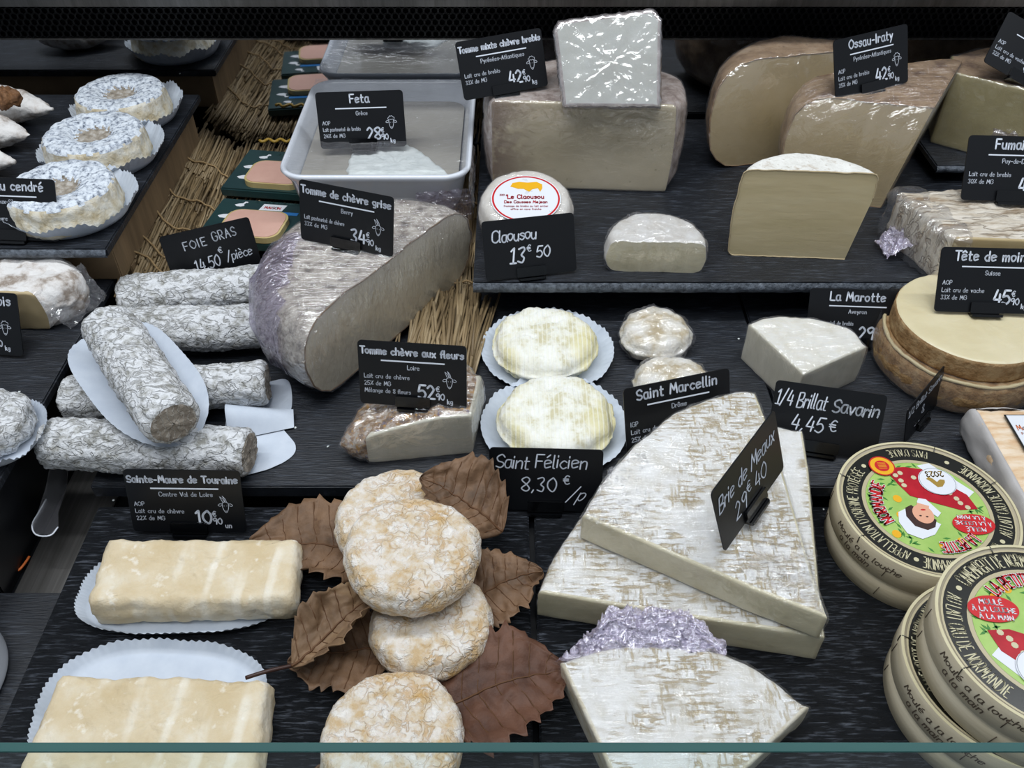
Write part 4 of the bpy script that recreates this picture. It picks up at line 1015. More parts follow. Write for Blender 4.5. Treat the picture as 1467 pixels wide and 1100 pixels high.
for i in range(40):
    for j in range(4): q = i*5+j; Fc.append([q, q+5, q+6, q+1])
o = part('paper_sheet', V, Fc, M['paper'], None, base=lp(280, 440, .036)); tag(o, 'thin strip of white paper between the two rearmost ash logs', 'paper')

# ------------------------------------------------------------------ left side
Z3 = 0.1002
for i, (u, v, px, label, rx) in enumerate(((170, 128, 124, 'rear round ash cheese, dark at the back, in its paper', 2), (131, 187, 138, 'middle round ash cheese with hollow centre in its paper', 4), (83, 262, 150, 'front round ash cheese behind the sign, blue-white top', 5))):
    c = at(u, v, Z3 + .030); R = rpx(px/2, v, Z3 + .028)
    g_ = disc_geo(R, .029, .006, 100, crater=.0075, flare=.003, nin=26)
    V = displace(g_[0], g_[1], .0013, 110, 60 + i); V = xform(V, tiltM((c[0], c[1], Z3 + .0012), 0, 0, i*50))
    t = thing('ash_cheese', label, 'cheese', (c[0], c[1], Z3 + .001), 'round ash cheeses on the upper left shelf')
    zz = Z3 + .0200
    topf = [f for f in g_[1] if V[f, 2].mean() > zz + .0075 or (V[f, 2].mean() > zz and np.hypot(V[f, 0].mean() - c[0], V[f, 1].mean() - c[1]) < R*.85)]; k_ = {tuple(f) for f in topf}; sf = [f for f in g_[1] if tuple(f) not in k_]
    hf = [f for f in topf if np.hypot(V[f, 0].mean() - c[0], V[f, 1].mean() - c[1]) < R*(.34 + .05*math.sin(f[0]*.9))]; hk_ = {tuple(f) for f in hf}; topf = [f for f in topf if tuple(f) not in hk_]
    v1, f1 = compact(V, hf); part('hollow', v1, f1, M['ash_hollow'], t)
    v1, f1 = compact(V, topf); part('ash_top', v1, f1, M['ash_top'], t); v1, f1 = compact(V, sf); part('side_rind', v1, f1, M['ash_side'], t)
    paper_case('crimped white paper around the %s round ash cheese' % ('rear', 'middle', 'front')[i], (c[0] + .004, c[1] + .002), R*1.27, R*1.24, Z3, rim=.016, fl=64, seed=20 + i, flat_r=.80, rz=i*20)
# fig shaped white cheeses
def fig(label, c, L_, r, rz, seed, group='pear-shaped white cheeses on the upper left shelf'):
    n, m = 48, 40; V = []; Fc = []
    for i in range(m + 1):
        t = i/m; x = L_*(t - .5); rr_ = r*(math.sin(PI*min(1, t*1.02))**.62)*(1 - .55*t**1.6) + .0012
        if t > .93: rr_ = max(rr_*.8, .0035*(1 - (t-.93)/.07*.6))
        if i == 0: rr_ = .0003
        for k in range(n): a = 2*PI*k/n; V.append((x, rr_*math.cos(a), rr_*math.sin(a)*.88))
    V = np.array(V)
    for i in range(m):
        for k in range(n): Fc.append([i*n+k, i*n+(k+1) % n, (i+1)*n+(k+1) % n, (i+1)*n+k])
    Fc.append(list(range(n))[::-1]); Fc.append([m*n+k for k in range(n)])
    Fc = [f[::-1] for f in Fc]
    V = displace(V, Fc, .0022, 60, seed); V = xform(V, tiltM(c, 0, 0, rz))
    o = part('pear_cheese', V, Fc, M['fig'], None, base=c); return tag(o, label, 'cheese', group)
c1 = at(28, 152, Z3 + .017); fig('rear white pear-shaped cheese with pointed tip, a walnut half on it', (c1[0] - .012, c1[1], Z3 + .0175), .098, .024, -8, 70)
c2 = at(2, 190, Z3 + .016); fig('middle white pear-shaped cheese cut by the left edge of the picture', (c2[0] - .012, c2[1], Z3 + .0175), .088, .024, -10, 71)
c3 = at(-18, 228, Z3 + .016); fig('front white pear-shaped cheese just showing at the left edge', (c3[0] - .01, c3[1], Z3 + .0175), .080, .022, -12, 72)
g_ = disc_geo(.017, .011, .005, 50, dome=.003); V = displace(g_[0], g_[1], .004, 130, 5)
wc = at(4, 138, Z3 + .044); V[:, 1] *= .75
o = part('walnut_half', xform(V, tiltM((wc[0], wc[1], Z3 + .0365), 0, 0, -20)), g_[1], M['walnut'], None, base=(wc[0], wc[1], Z3 + .0365)); tag(o, 'brown walnut half on the rear pear-shaped white cheese', 'walnut')
# rustic cut cheese on lower left shelf
Z4 = 0.0502
g_ = slab([('c', [(-.53, .572), (-.384, .566)]), ('r', [(-.384, .566), (-.366, .575), (-.360, .595), (-.375, .618), (-.42, .633), (-.53, .633), (-.545, .60), (-.53, .572)])], Z4, .0885, .013, .002, .0028, .002)
t = cheese('rustic_cheese', 'rough grey-white rustic cheese with cut face on the lower left shelf', g_, M['fig'], M['paste_ossau'], amp=.0034, s=60, seed=75, pamp=.0006)
crumple('cling_film', [(-.366, .562, .052), (-.350, .606, .054), (-.364, .610, .087), (-.386, .566, .087)], M['film_lilac'] if False else M['film'], t, 30, 30, .003, 60, 17)
g_ = disc_geo(.030, .024, .008, 70); c = at(-12, 600, Z4 + .02)
cheese('ash_round', 'dark wrinkled ash cheese in white paper, cut by the left picture edge', g_, M['rind_bark'], amp=.0026, s=80, seed=77, M4=tiltM((c[0] - .006, c[1] + .002, Z4 + .001)))
paper_case('white crimped paper under the wrinkled ash cheese at the left edge', (c[0] - .004, c[1] - .002), .039, .037, Z4, rim=.010, fl=60, seed=31, flat_r=.8)
g_ = disc_geo(.052, .030, .004, 80); c = at(-52, 950, .02)
o = part('white_bowl', xform(g_[0], tiltM((c[0] - .040, c[1], -.0117))), g_[1], M['ceramic'], None, base=(c[0] - .040, c[1], -.0117)); tag(o, 'rounded white dish just showing at the lower left edge', 'dish')

# ------------------------------------------------------------------ front row: brie wedges
def lift(y): return .0194*min(1, max(0, (y - .31)/.105))
def atl(u, v, z):
    zz = z
    for _ in range(8):
        p = at(u, v, zz); zz = z + lift(p[1])
    return p[:2]
def lifted(g): 
    V = g[0]; V[:, 2] += np.array([lift(y) for y in V[:, 1]]); return g
zb1, zb2 = .028, .054
g_ = lifted(slab([('r', [atl(1150, 616, zb1), atl(1000, 590, zb1), atl(905, 650, zb1), atl(845, 720, zb1), atl(795, 790, zb1), atl(771, 848, zb1)]), ('c', [atl(771, 848, zb1), atl(1182, 912, zb1)]), ('c', [atl(1182, 912, zb1), atl(1150, 616, zb1)])], .0003, zb1, .006, .002, .003, .001, nin=24))
cheese('brie_wedge', 'lower of the two stacked brie wedges, jutting out left and right under the upper one', g_, M['brie'], M['paste_cream'], amp=.0008, s=70, seed=80, film=M['film_brie'], famp=.0008, fs=60, foff=.0004)
g_ = lifted(slab([('r', [atl(1082, 562, zb2), atl(1055, 558, zb2), atl(975, 585, zb2), atl(905, 640, zb2), atl(858, 695, zb2), atl(834, 738, zb2)]), ('c', [atl(834, 738, zb2), atl(1186, 884, zb2)]), ('c', [atl(1186, 884, zb2), atl(1082, 562, zb2)])], zb1 + .0012, zb2, .005, .002, .003, .001, nin=24))
t = cheese('brie_wedge', 'upper brie wedge in film carrying the slanted handwritten sign', g_, M['brie'], M['paste_cream'], amp=.0008, s=70, seed=82, film=M['film_brie'], famp=.0012, fs=60)
def on_top(q, zz, dz): p = atl(q[0], q[1], zz); return (p[0], p[1], zz + lift(p[1]) + dz)
crumple('film_gathering', [on_top(q, zb2, -.001) for q in ((838, 742), (930, 772), (925, 640), (872, 672))], M['film_glint'], t, 46, 46, .0022, 170, 41)
crumple('film_gathering', [on_top(q, zb2, -.001) for q in ((1040, 810), (1180, 872), (1150, 770), (1085, 740))], M['film_glint'], t, 46, 46, .0018, 150, 42)
zc = .030
g_ = slab([('r', [atl(803, 948, zc), atl(870, 926, zc), atl(960, 922, zc), atl(1040, 934, zc), atl(1105, 968, zc), atl(1160, 1012, zc)]), ('c', [atl(1160, 1012, zc), atl(1085, 1082, zc), atl(1000, 1160, zc)]), ('c', [atl(1000, 1160, zc), atl(905, 1165, zc)]), ('c', [atl(905, 1165, zc), atl(803, 948, zc)])], .0003, zc, .006, .002, .003, .001, nin=26, flare=-.002)
t = cheese('brie_wedge', 'front brie piece in film with a violet bunch of film behind it', g_, M['brie'], M['brie_side'], amp=.0010, s=60, seed=84, film=M['film_brie'], famp=.0014, fs=55)
crumple('film_bunch', [tuple(atl(800, 950, .02)) + (.020,), tuple(atl(1040, 945, .02)) + (.026,), tuple(atl(990, 875, .032)) + (.031,), tuple(atl(875, 872, .032)) + (.031,)], M['film_violet'], t, 60, 60, .005, 90, 19, hump=.006)

# ------------------------------------------------------------------ dry chestnut leaves
def leaf(label, A, B, W, curl=.4, seed=0, m=None, fold=0.0, stem=None, teeth=9, arch=.006, name='chestnut_leaf', roll=0.0):
    A, B = np.array(A, float), np.array(B, float); ax = B - A; L_ = np.linalg.norm(ax); ax /= L_
    sd = np.cross(ax, (0, 0, 1)); sd /= np.linalg.norm(sd); up = np.cross(sd, ax)
    rnd = random.Random(seed); V = []; Fc = []; nu, nv = 110, 24
    for i in range(nu + 1):
        t = i/nu; env = (math.sin(PI*t**.85)**.75)*(1 - .25*t) if 0 < t < 1 else 0.0
        k = t*teeth; saw = (k - math.floor(k))
        for j in range(nv + 1):
            s = j/nv*2 - 1
            wd = W*(env*(1 + .35*fbm((t*3, s, seed), 1.5, seed, 2)) + .15*env**.5*(saw**1.5)*abs(s)**6) + .0003
            adv = abs(s)*W*.35*env           # side veins sweep forward
            z = arch*math.sin(PI*t) + curl*W*env*(abs(s)**2)*(1 if s > 0 else (1 - fold)) + .0035*fbm((t*2.2, s*1.2, seed), 1.6, seed, 3) + .00045*math.cos((t*teeth - abs(s)*1.2)*2*PI)*(1 - abs(s)*.3)
            if roll and s > 0: z += roll*W*env*s**2
            p = A + ax*(t*L_ + adv*.35) + sd*(s*wd*(1 - .25*abs(curl)*abs(s))) + up*z
            V.append(p)
    V = np.array(V)
    zmin = V[:, 2].min(); lim = min(A[2], B[2]) - .001
    if zmin < lim: V[:, 2] = np.maximum(V[:, 2], lim + (V[:, 2] - zmin)*.15)
    for i in range(nu):
        for j in range(nv): q = i*(nv+1)+j; Fc.append([q, q+1, q+nv+2, q+nv+1])
    t_ = thing(name, label, 'leaf', tuple((A+B)/2))
    part('blade', V, Fc, m or M['leaf'], t_, solid=.0004)
    mid = [V[i*(nv+1) + nv//2] + up*.0004 for i in range(0, nu + 1, 4)]
    part('midrib', *tube_geo(mid, .0009, 6, taper=list(np.linspace(1, .3, len(mid)))), M['leaf_vein'], t_)
    gs = []
    for k in range(1, teeth):
        for s_ in (-1, 1):
            i0 = int(nu*k/teeth) - 4; pts = []
            for q in range(9):
                j = nv//2 + int(s_*q*(nv//2 - 1)/8); i = min(nu, max(0, i0 + int(q*.9))); pts.append(V[i*(nv+1) + j] + up*.0002)
            gs.append(tube_geo(pts, .00035, 4))
    part('side_veins', *join(gs), M['leaf_vein'], t_)
    if stem is not None:
        pts = catmull([A + ax*.004, A + (np.array(stem) - A)*.5 + np.array((0, 0, .003)), np.array(stem)], 6)
        part('stem', *tube_geo(pts, .0013, 7), M['hairp'], t_)
    return t_
leaf('brown chestnut leaf with a small hole, between the upper long cheese and the round stack', at(560, 800, .004), at(358, 776, .008), .040, .25, 1, arch=.006)
leaf('light brown folded chestnut leaf with its dark stem pointing left', at(420, 958, .016), at(560, 838, .024), .026, .9, 2, stem=at(352, 971, .020), fold=.4, m=mat('dry_leaf_light', ['#5f4a37', '#7a6149', '#927859'], 35, .6, bump=.6, bscale=160, bdist=.001))
leaf('dark brown chestnut leaf lying flat beneath the folded leaf', at(580, 930, .004), at(412, 950, .006), .034, .15, 3)
leaf('curled chestnut leaf rising behind the top right of the round stack', at(720, 762, .026), at(602, 684, .046), .034, .35, 4, roll=.2)
leaf('chestnut leaf tip with a pale fleck, sticking out right of the round stack', at(640, 880, .004), at(778, 820, .012), .032, .3, 5)
leaf('reddish brown chestnut leaf reaching right from the bottom round cheese', at(600, 1030, .004), at(815, 958, .012), .044, .25, 6, m=M['leaf_red'], arch=.009)
leaf('end of a brown leaf showing under the bottom round cheese', at(640, 1130, .004), at(440, 1110, .004), .026, .2, 7)

# ------------------------------------------------------------------ round goat cheeses
for (u, v, px, zt, label, M_, sd) in (
    (567, 733, 178, .036, 'rear round goat cheese of the stack, pale and partly covered', (4, 0), 90),
    (617, 880, 176, .030, 'lowest round goat cheese of the stack, peeping out at the right front', (0, 3), 91),
    (587, 778, 196, .061, 'topmost round goat cheese with orange wrinkled patch', (5, -2), 92),
    (561, 1047, 205, .030, 'separate round goat cheese at the bottom centre of the picture', (3, 0), 93)):
    c = at(u, v, zt); R = rpx(px/2, v, zt)*.985; th = .024
    g_ = disc_geo(R, th, .007, 110, bulge=.0015, sq=.012, dome=.001)
    z0 = zt - th - (0.001 if zt > .05 else 0)
    cheese('goat_cheese', label, g_, M['goat'], amp=.0015, s=90, seed=sd, M4=tiltM((c[0], c[1], z0), M_[0], M_[1], sd*37), octv=4)

# ------------------------------------------------------------------ long cheeses on oval papers
def long_cheese(label, tl, tr, br, bl, z1, seed):
    P4 = [np.array(at(u, v, z1)[:2]) for u, v in (bl, br, tr, tl)]
    pts = []
    ch = []
    r = .005
    for i in range(4):
        a, b = P4[i], P4[(i+1) % 4]; d = (b - a)/np.linalg.norm(b - a)
        ch.append((a + d*r, b - d*r))
    chains = []
    for i in range(4):
        a, b = ch[i]; nx_ = ch[(i+1) % 4][0]; cr = P4[(i+1) % 4]
        chains.append(('r', [a, b])); chains.append(('r', [b, (b + nx_)/2*.5 + cr*.5, nx_]))
    g_ = slab(chains, .0008, z1, .006, .006, .0028, .0012, nin=24, ztop=lambda x, y: .0012*fbm((x, y, 0), 30, seed, 2))
    return cheese('long_cheese', label, g_, M['lingot'], amp=.0016, s=60, seed=seed, pamp=.0016, octv=4)
long_cheese('upper long cream-coloured rectangular cheese on oval white paper', (151, 770), (428, 768), (420, 858), (120, 866), .027, 95)
long_cheese('lower long cream-coloured rectangular cheese running out of the picture bottom', (84, 962), (386, 972), (366, 1112), (18, 1108), .027, 96)
c = at(270, 852, 0); paper_case('oval white paper under the upper long cheese', (c[0] + .001, c[1] + .0005), .0725, .0345, .0002, rim=.008, p=2.9, fl=84, seed=41, flat_r=.9, rz=2)
c = at(208, 1040, 0); paper_case('oval white paper under the lower long cheese', (c[0] + .003, c[1] + .008), .0690, .0455, .0002, rim=.009, p=2.8, fl=84, seed=42, flat_r=.9, rz=-3)

# ------------------------------------------------------------------ camembert boxes
def arc_text(txt, r, a0, a1, size, st, inward=False, z=0.0, squeeze=True):
    """text on a circle from angle a0 to a1 (degrees); inward = letter tops toward the centre"""
    ln, W = text_lines(txt, 0, 0, size, gap=1.8)
    A0, A1 = math.radians(a0), math.radians(a1); out = []
    k = (A1 - A0)/W
    def mp(x, y):
        a = A0 + k*x; rr_ = r - y if inward else r + y
        return (rr_*math.cos(a), rr_*math.sin(a))
    return ln, st, mp, abs(k)*r
def warp_ribbons(ln, st, mp2, mapf, z, kx=1.0):
    # strokes are widened in picture units after warping
    L2 = [[mp2(x, y) for x, y in l] for l in ln]
    return ribbons(L2, st, lambda x, y: mapf(x, y, z), 5)
def cam_box(label, c, z0, phi, R=.0595, side_txt=True, art=True, hb=.0195, hl=.0195, tilt=(0, 0)):
    Mx = tiltM((c[0], c[1], z0), tilt[0], tilt[1], phi)
    t = thing('cheese_box', label, 'box', (c[0], c[1], z0), 'round wooden cheese boxes')
    def cyl(prof, n=96):
        V = []; Fc = []
        for r_, z_ in prof:
            for k in range(n): a = 2*PI*k/n; V.append((r_*math.cos(a), r_*math.sin(a), z_))
        for i in range(len(prof)-1):
            for k in range(n): j = (k+1) % n; Fc.append([i*n+k, i*n+j, (i+1)*n+j, (i+1)*n+k])
        return np.array(V), Fc
    Rb = R - .0016; zl = hb; zt = hb + hl
    V, Fc = cyl([(.0005, .0), (Rb - .0005, 0), (Rb, .0005), (Rb, hb + .002), (Rb - .001, hb + .002)]); part('base', xform(V, Mx), Fc, M['bentwood'], t)
    V, Fc = cyl([(Rb, zl), (R - .0002, zl), (R, zl + .0002), (R, zt - .0003), (R - .0003, zt), (R - .0014, zt), (R - .0016, zt - .0006), (R - .0016, zt - .0012), (.0005, zt - .0012)]); lid = part('lid', xform(V, Mx), Fc, M['bentwood'], t)
    def lp3(x, y, z): return np.array((Mx @ Vector((x*R, y*R, zt - .0012 + z*.00012)))[:])
    V, Fc = ringgeo(.998, .998, .028, lambda x, y, z: np.array((Mx @ Vector((x*R, y*R, zt + .0001)))[:]), 0, n=96); part('rim_edge', V, Fc, M['bentwood_top'], lid, False)
    def sp(a, z, r_=None):      # point on the side, a in world degrees
        q = math.radians(a); rr_ = (r_ or R) + .0002
        p = Matrix.Translation((c[0], c[1], z0)) @ Vector((rr_*math.cos(q), rr_*math.sin(q), z)); return np.array(p[:])
    # staples on the lid edge and side seams
    gs = []
    for a in (100, 200, 245, 330, 25):
        q = math.radians(a)
        gs.append(tube_geo([lp3(.90*math.cos(q), .90*math.sin(q), 3), lp3(.985*math.cos(q), .985*math.sin(q), 12), lp3(1.004*math.cos(q), 1.004*math.sin(q), 6), lp3(1.005*math.cos(q), 1.005*math.sin(q), -40)], .00035, 5))
    part('staples', *join(gs), M['staple'], t)
    gs = []
    for a in (228, 290, 160):
        for r_, z_, z2 in ((R, hb + .004, hb + .015), (Rb, .004, .013)): gs.append(tube_geo([sp(a, z_, r_), sp(a + 1.5, z2, r_)], .0003, 4))
    part('side_seams', *join(gs), M['brown_ink'], t)
    gs = []
    for row, (txt, zz) in enumerate((('Moulé à la louche', hb + .0105), ('à la main', hb + .0035))):
        txt = txt.replace('à', 'à'); ln, W = text_lines(txt.replace('à', 'a'), 0, 0, .0062, slant=.2, wob=.5, gap=1.0)
        a0 = 186 if row == 0 else 192
        V, Fc = ribbons(ln, .0008, lambda x, y: sp(a0 + math.degrees(x/R), zz + y*.85), 4); gs.append((V, Fc))
    for row, (txt, zz) in enumerate((('CAMEMBERT', hb + .0105), ('DE NORMANDIE', hb + .003))):
        ln, W = text_lines(txt, 0, 0, .006, gap=2.2, wx=1.2)
        V, Fc = ribbons(ln, .0013, lambda x, y: sp((262 if row == 0 else 256) + math.degrees(x/R), zz + y), 4); gs.append((V, Fc))
    part('side_lettering', *join(gs), M['brown_ink'], t, False)
    if not art: return t
    lab = part('label', *ringgeo(.93, .93, .23, lp3, 1, n=96), M['blackp'], lid if False else t, False)
    def sub(name, poly, m, z): part(name, *plate(poly, lp3, z - .8, z), m, lab, False)
    def subr(name, a, wd, m, z, cx=0, cy=0): part(name, *ringgeo(a, a, wd, lp3, z, cx, cy, 72), m, lab, False)
    subr('gold_line', .945, .02, M['gold_ring'], 2); subr('gold_ring', .715, .045, M['gold_ring'], 2)
    sub('green_field', ell(.672, .672, 72), M['greenp'], 2)
    rnd = random.Random(5); gl_ = []; gy_ = []
    for i in range(120):
        a = rnd.uniform(0, 2*PI); r_ = rnd.uniform(.42, .64); x, y = r_*math.cos(a), r_*math.sin(a); b = rnd.uniform(0, PI); l_ = .045; w_ = .014
        gl_.append(plate([(x + l_*math.cos(b), y + l_*math.sin(b)), (x - w_*math.sin(b), y + w_*math.cos(b)), (x - l_*math.cos(b), y - l_*math.sin(b)), (x + w_*math.sin(b), y - w_*math.cos(b))], lp3, 2, 3))
    for x, y in ((.30, -.12), (.34, .12), (-.20, .50), (-.34, .40), (.02, .55), (.48, .38)): gy_.append(plate(ell(.05, .055, 14, x, y), lp3, 3, 3.6))
    part('printed_leaves', *join(gl_), M['leafp'], lab, False); part('printed_apples', *join(gy_), M['yelp'], lab, False)
    sub('white_sleeves', [(-.62, -.20), (-.50, -.10), (-.10, -.62), (-.26, -.655)], M['whitep'], 4)
    sub('red_dress', [(-.56, .05), (-.36, .06), (-.12, -.04), (.14, -.16), (.22, -.34), (.30, -.58), (.06, -.60), (-.14, -.56), (-.34, -.34), (-.52, -.16)], M['dred'], 5)
    fl = [plate(ell(.032, .032, 8, x + rnd.uniform(-.02, .02), y + rnd.uniform(-.02, .02)), lp3, 5, 6) for x, y in ((-.40, -.02), (-.36, -.10), (-.31, -.17), (-.27, -.24), (.14, -.30), (.17, -.38), (.20, -.47), (.12, -.50), (.02, -.44), (-.44, .02))]
    part('dress_flowers', *join(fl), M['creamp'], lab, False)
    sub('collar', [(-.12, .10), (-.02, -.10), (.06, -.12), (.10, -.06), (.02, .06), (-.06, .16)], M['whitep'], 6)
    sub('bonnet', [(-.06, .26), (.06, .40), (.22, .46), (.36, .38), (.40, .22), (.36, .08), (.24, .02), (.10, .14)], M['whitep'], 6)
    sub('hair', [(-.03, .20), (.02, .30), (.12, .34), (.24, .28), (.29, .14), (.26, .02), (.18, -.02), (.10, .08)], M['hairp'], 7)
    sub('face', ell(.115, .135, 24, .09, .115), M['skinp'], 8); sub('neck', [(-.02, .0), (.10, -.05), (.14, .02), (.02, .08)], M['skinp'], 7.4)
    ft = [plate(ell(.016, .010, 8, x, y), lp3, 8, 9) for x, y in ((.06, .155), (.13, .14))]; part('eyes', *join(ft), M['hairp'], lab, False)
    sub('mouth', ell(.030, .012, 10, .07, .055), M['redp'], 9)
    sub('red_oval', ell(.235, .145, 36, -.42, .27), M['redp'], 9)
    sub('medal', ell(.215, .205, 36, -.25, -.36), M['whitep'], 10)
    subr('medal_ring', .205, .006, M['greyp'], 10.6, -.25, -.36)
    sub('medal_figure', [(-.33, -.34), (-.28, -.28), (-.22, -.27), (-.19, -.32), (-.16, -.37), (-.13, -.40), (-.17, -.43), (-.21, -.40), (-.24, -.35), (-.29, -.39), (-.34, -.38)], M['goldp'], 10.8)
    sub('seal', ell(.150, .150, 30, .32, -.61), M['yelp'], 11); subr('seal_ring', .152, .016, M['redp'], 11.5, .32, -.61); sub('seal_centre', ell(.085, .085, 24, .32, -.61), M['redp'], 12)
    st_ = [plate([(.32 - .05, -.61 - .045 + i*.02), (.32 + .045, -.61 - .05 + i*.022), (.32 + .047, -.61 - .044 + i*.022), (.32 - .05, -.61 - .038 + i*.02)], lp3, 12, 13) for i in range(5)]
    part('seal_rays', *join(st_), M['yelp'], lab, False)
    def addtext(name, items, m, z):
        gs = []
        for it in items:
            if it[0] == 'arc':
                ln, st, mp, _ = arc_text(*it[1:]); gs.append(warp_ribbons(ln, st, mp, lp3, z))
            else:
                _, txt, x, y, s_, st, rot = it; ln, W = text_lines(txt, 0, 0, s_, align='c'); cr, sr = math.cos(math.radians(rot)), math.sin(math.radians(rot))
                gs.append(warp_ribbons(ln, st, lambda a, b: (x + a*cr - b*sr, y + a*sr + b*cr), lp3, z))
        part(name, *join(gs), m, lab, False)
    addtext('ring_lettering', [('arc', 'CAMEMBERT DE NORMANDIE', .750, 136, 67, .145, .0125), ('arc', "APPELLATION D'ORIGINE PROTÉGÉE", .760, 57, -44, .12, .0105),
                               ('arc', "PAYS D'AUGE", .885, 250, 282, .11, .010, True), ('arc', 'AU LAIT CRU DE NORMANDIE', .895, 149, 223, .13, .0105, True)], M['creamp'], 3)
    for a in (142, 62, -50, 234): sub('dot', ell(.028, .028, 12, .82*math.cos(math.radians(a)), .82*math.sin(math.radians(a))), M['creamp'], 3)
    addtext('red_lettering_outline', [('arc', 'LA PETITE', .52, 128, 84, .13, .030), ('arc', 'NORMANDIE', .50, 24, -38, .13, .032)], M['whitep'], 12)
    addtext('red_lettering', [('arc', 'LA PETITE', .52, 128, 84, .13, .017), ('arc', 'NORMANDIE', .50, 24, -38, .13, .018)], M['redp'], 13)
    addtext('oval_lettering', [('t', 'MOULÉ', -.42, .315, .058, .0095, -6), ('t', 'À LA LOUCHE', -.42, .235, .052, .0090, -6), ('t', 'À LA MAIN', -.43, .155, .052, .0090, -6)], M['whitep'], 10)
    addtext('medal_lettering', [('t', '2023', -.25, -.51, .08, .014, 0)], M['goldp'], 11)
    return t
cam_box('round poplar camembert box with green and red label, standing alone and turned upside down', (.2846, .3835), .0002, 181, .0602, tilt=(0, 0), hb=.022, hl=.022)
cam_box('lower box of the two stacked camembert boxes, shifted left under the upper one', (.2905, .2630), .0002, 60, .0605, hb=.022, hl=.022)
cam_box('upper box of the two stacked camembert boxes, label the right way up', (.2962, .2595), .0448, 0, .0605, hb=.020, hl=.020)

# square washed-rind cheese with sticker
P_ = [at(1392, 590, .062)[:2], at(1560, 588, .062)[:2], at(1640, 740, .062)[:2], at(1467, 745, .062)[:2]]
P_ = [np.array((.3480, .4760)), np.array((.455, .4760)), np.array((.455, .3700)), np.array((.3480, .3700))]
Ms = tiltM((.3560, .4170, 0.0002), 0, 0, 8)
g_ = slab([('r', [(0, 0), (.105, 0)]), ('r', [(.105, 0), (.105, .11)]), ('r', [(.105, .11), (0, .11)]), ('r', [(0, .11), (0, 0)])], 0, .031, .006, .006, .003, .001, nin=20)
Vq = g_[0]; V = displace(Vq, g_[1], .0012, 60, 99); 
Ms = Matrix.Translation((.3490, .3640, .0190)) @ Matrix.Rotation(math.radians(0), 4, 'Z')
y_off = .0
t = thing('square_cheese', 'square orange-tinged cheese in waxed paper with white sticker at the right edge', 'cheese', (.40, .42, .019))
V = xform(V, Ms); V[:, 2] = np.where(V[:, 1] < .4225, V[:, 2], V[:, 2])
part('rind', V, g_[1], M['maroilles'], t)
g2 = slab([('r', [(-.0015, -.0015), (.1065, -.0015)]), ('r', [(.1065, -.0015), (.1065, .1115)]), ('r', [(.1065, .1115), (-.0015, .1115)]), ('r', [(-.0015, .1115), (-.0015, -.0015)])], 0.0004, .0315, .006, .006, .004, .001, nin=3)
V, Fc = g2[0], g2[1] + g2[2]; Fc = [f for f in Fc if V[f, 2].max() < .0312]
V = displace(V, Fc, .0018, 40, 100); v, f = compact(xform(V, Ms), Fc); part('waxed_paper', v, f, M['wrap_paper'], t, solid=.0003)
def mq(x, y, z=0): return np.array((Ms @ Vector((x, y, .0322 + z)))[:])
stk = part('sticker', *plate([(.018, .012), (.094, .012), (.094, .100), (.018, .100)], mq, .0008, .0012), M['blackp'], t, False)
part('sticker_face', *plate([(.0192, .0132), (.0928, .0132), (.0928, .0988), (.0192, .0988)], mq, .0012, .0016), M['whitep'], stk, False)
part('orange_logo', *plate([(.036, .085), (.050, .083), (.050, .094), (.039, .0955)], mq, .0016, .002), M['orangep'], stk, False)
part('logo_tower', *plate([(.040, .086), (.043, .0855), (.043, .091), (.040, .092)], mq, .002, .0023), M['whitep'], stk, False)
ln, _ = text_lines('Maroilles', .0215, .083, .0052, wx=.9); l2, _ = text_lines('PAYS DE THIERACHE', .0225, .0785, .0022)
part('sticker_lettering', *join([ribbons(ln, .0006, lambda x, y: mq(x, y, .002)), ribbons(l2, .0003, lambda x, y: mq(x, y, .002))]), M['orangep'], stk, False)
part('sun_print', *plate(ell(.015, .015, 30, .062, .062), mq, .0016, .0019), M['yelp'], stk, False)
ln, _ = text_lines('MAROILLES', .026, .046, .018, wob=1, wx=.62)
part('brush_lettering', *ribbons(ln, .0018, lambda x, y: mq(x, y, .0022)), M['blackp'], stk, False)

# ------------------------------------------------------------------ price signs
def price(big, cents, unit, y=.0075, x=.0175, s=.0105):
    """large price with raised euro sign and small cents, right-hand side"""
    return [(big, x, y, s, .0016, {'align': 'r', 'gap': 1.2}), ('€', x + .0008, y + .0060, .0042, .0007, {}), (cents, x + .0010, y - .0005, .0050, .0009, {}), (unit, x + .0092, y - .0035, .0038, .0007, {})]
def rule(x0, x1, y): return None
def printed(label, pose, title, place, lines, big, cents, unit, animal, ts=.0074, foot=True, px=.0165, **kw):
    ln, W = text_lines(title, 0, 0, ts, align='c'); 
    if W > .076: ts = ts*.076/W
    items = [(title, 0, .0405, ts, .00125, {'align': 'c', 'wob': .3}), (place, .001, .0295, .0034, .00055, {'align': 'c'})]
    for i, l_ in enumerate(lines):
        items.append((l_, -.0360, .0215 - i*.0058 if len(lines) > 2 else .0190 - i*.0058, .0033, .0005, {'fit': .0345}))
    items += price(big, cents, unit, x=px)
    p0, sw_ = settle(pose[0], 1.0, foot); pose = (p0, pose[1])
    t = sign(label, p0, pose[1], items, (animal, .0232, .0160, .00105) if animal else None, sw=sw_, **kw)
    # the white rule under the title
    Rm = Matrix.Translation(pose[0]) @ (Matrix.Rotation(math.radians(pose[1][2]), 4, 'Z') @ Matrix.Rotation(math.radians(pose[1][1]), 4, 'Y') @ Matrix.Rotation(math.radians(pose[1][0]), 4, 'X'))
    part('rule', *plate([(-.023, .0352), (.024, .0352), (.024, .0362), (-.023, .0362)], lambda x, y, z: np.array((Rm @ Vector((x*sw_, y*sw_, z)))[:]), .0001, .0003), M['chalk'], t, False)
    return t
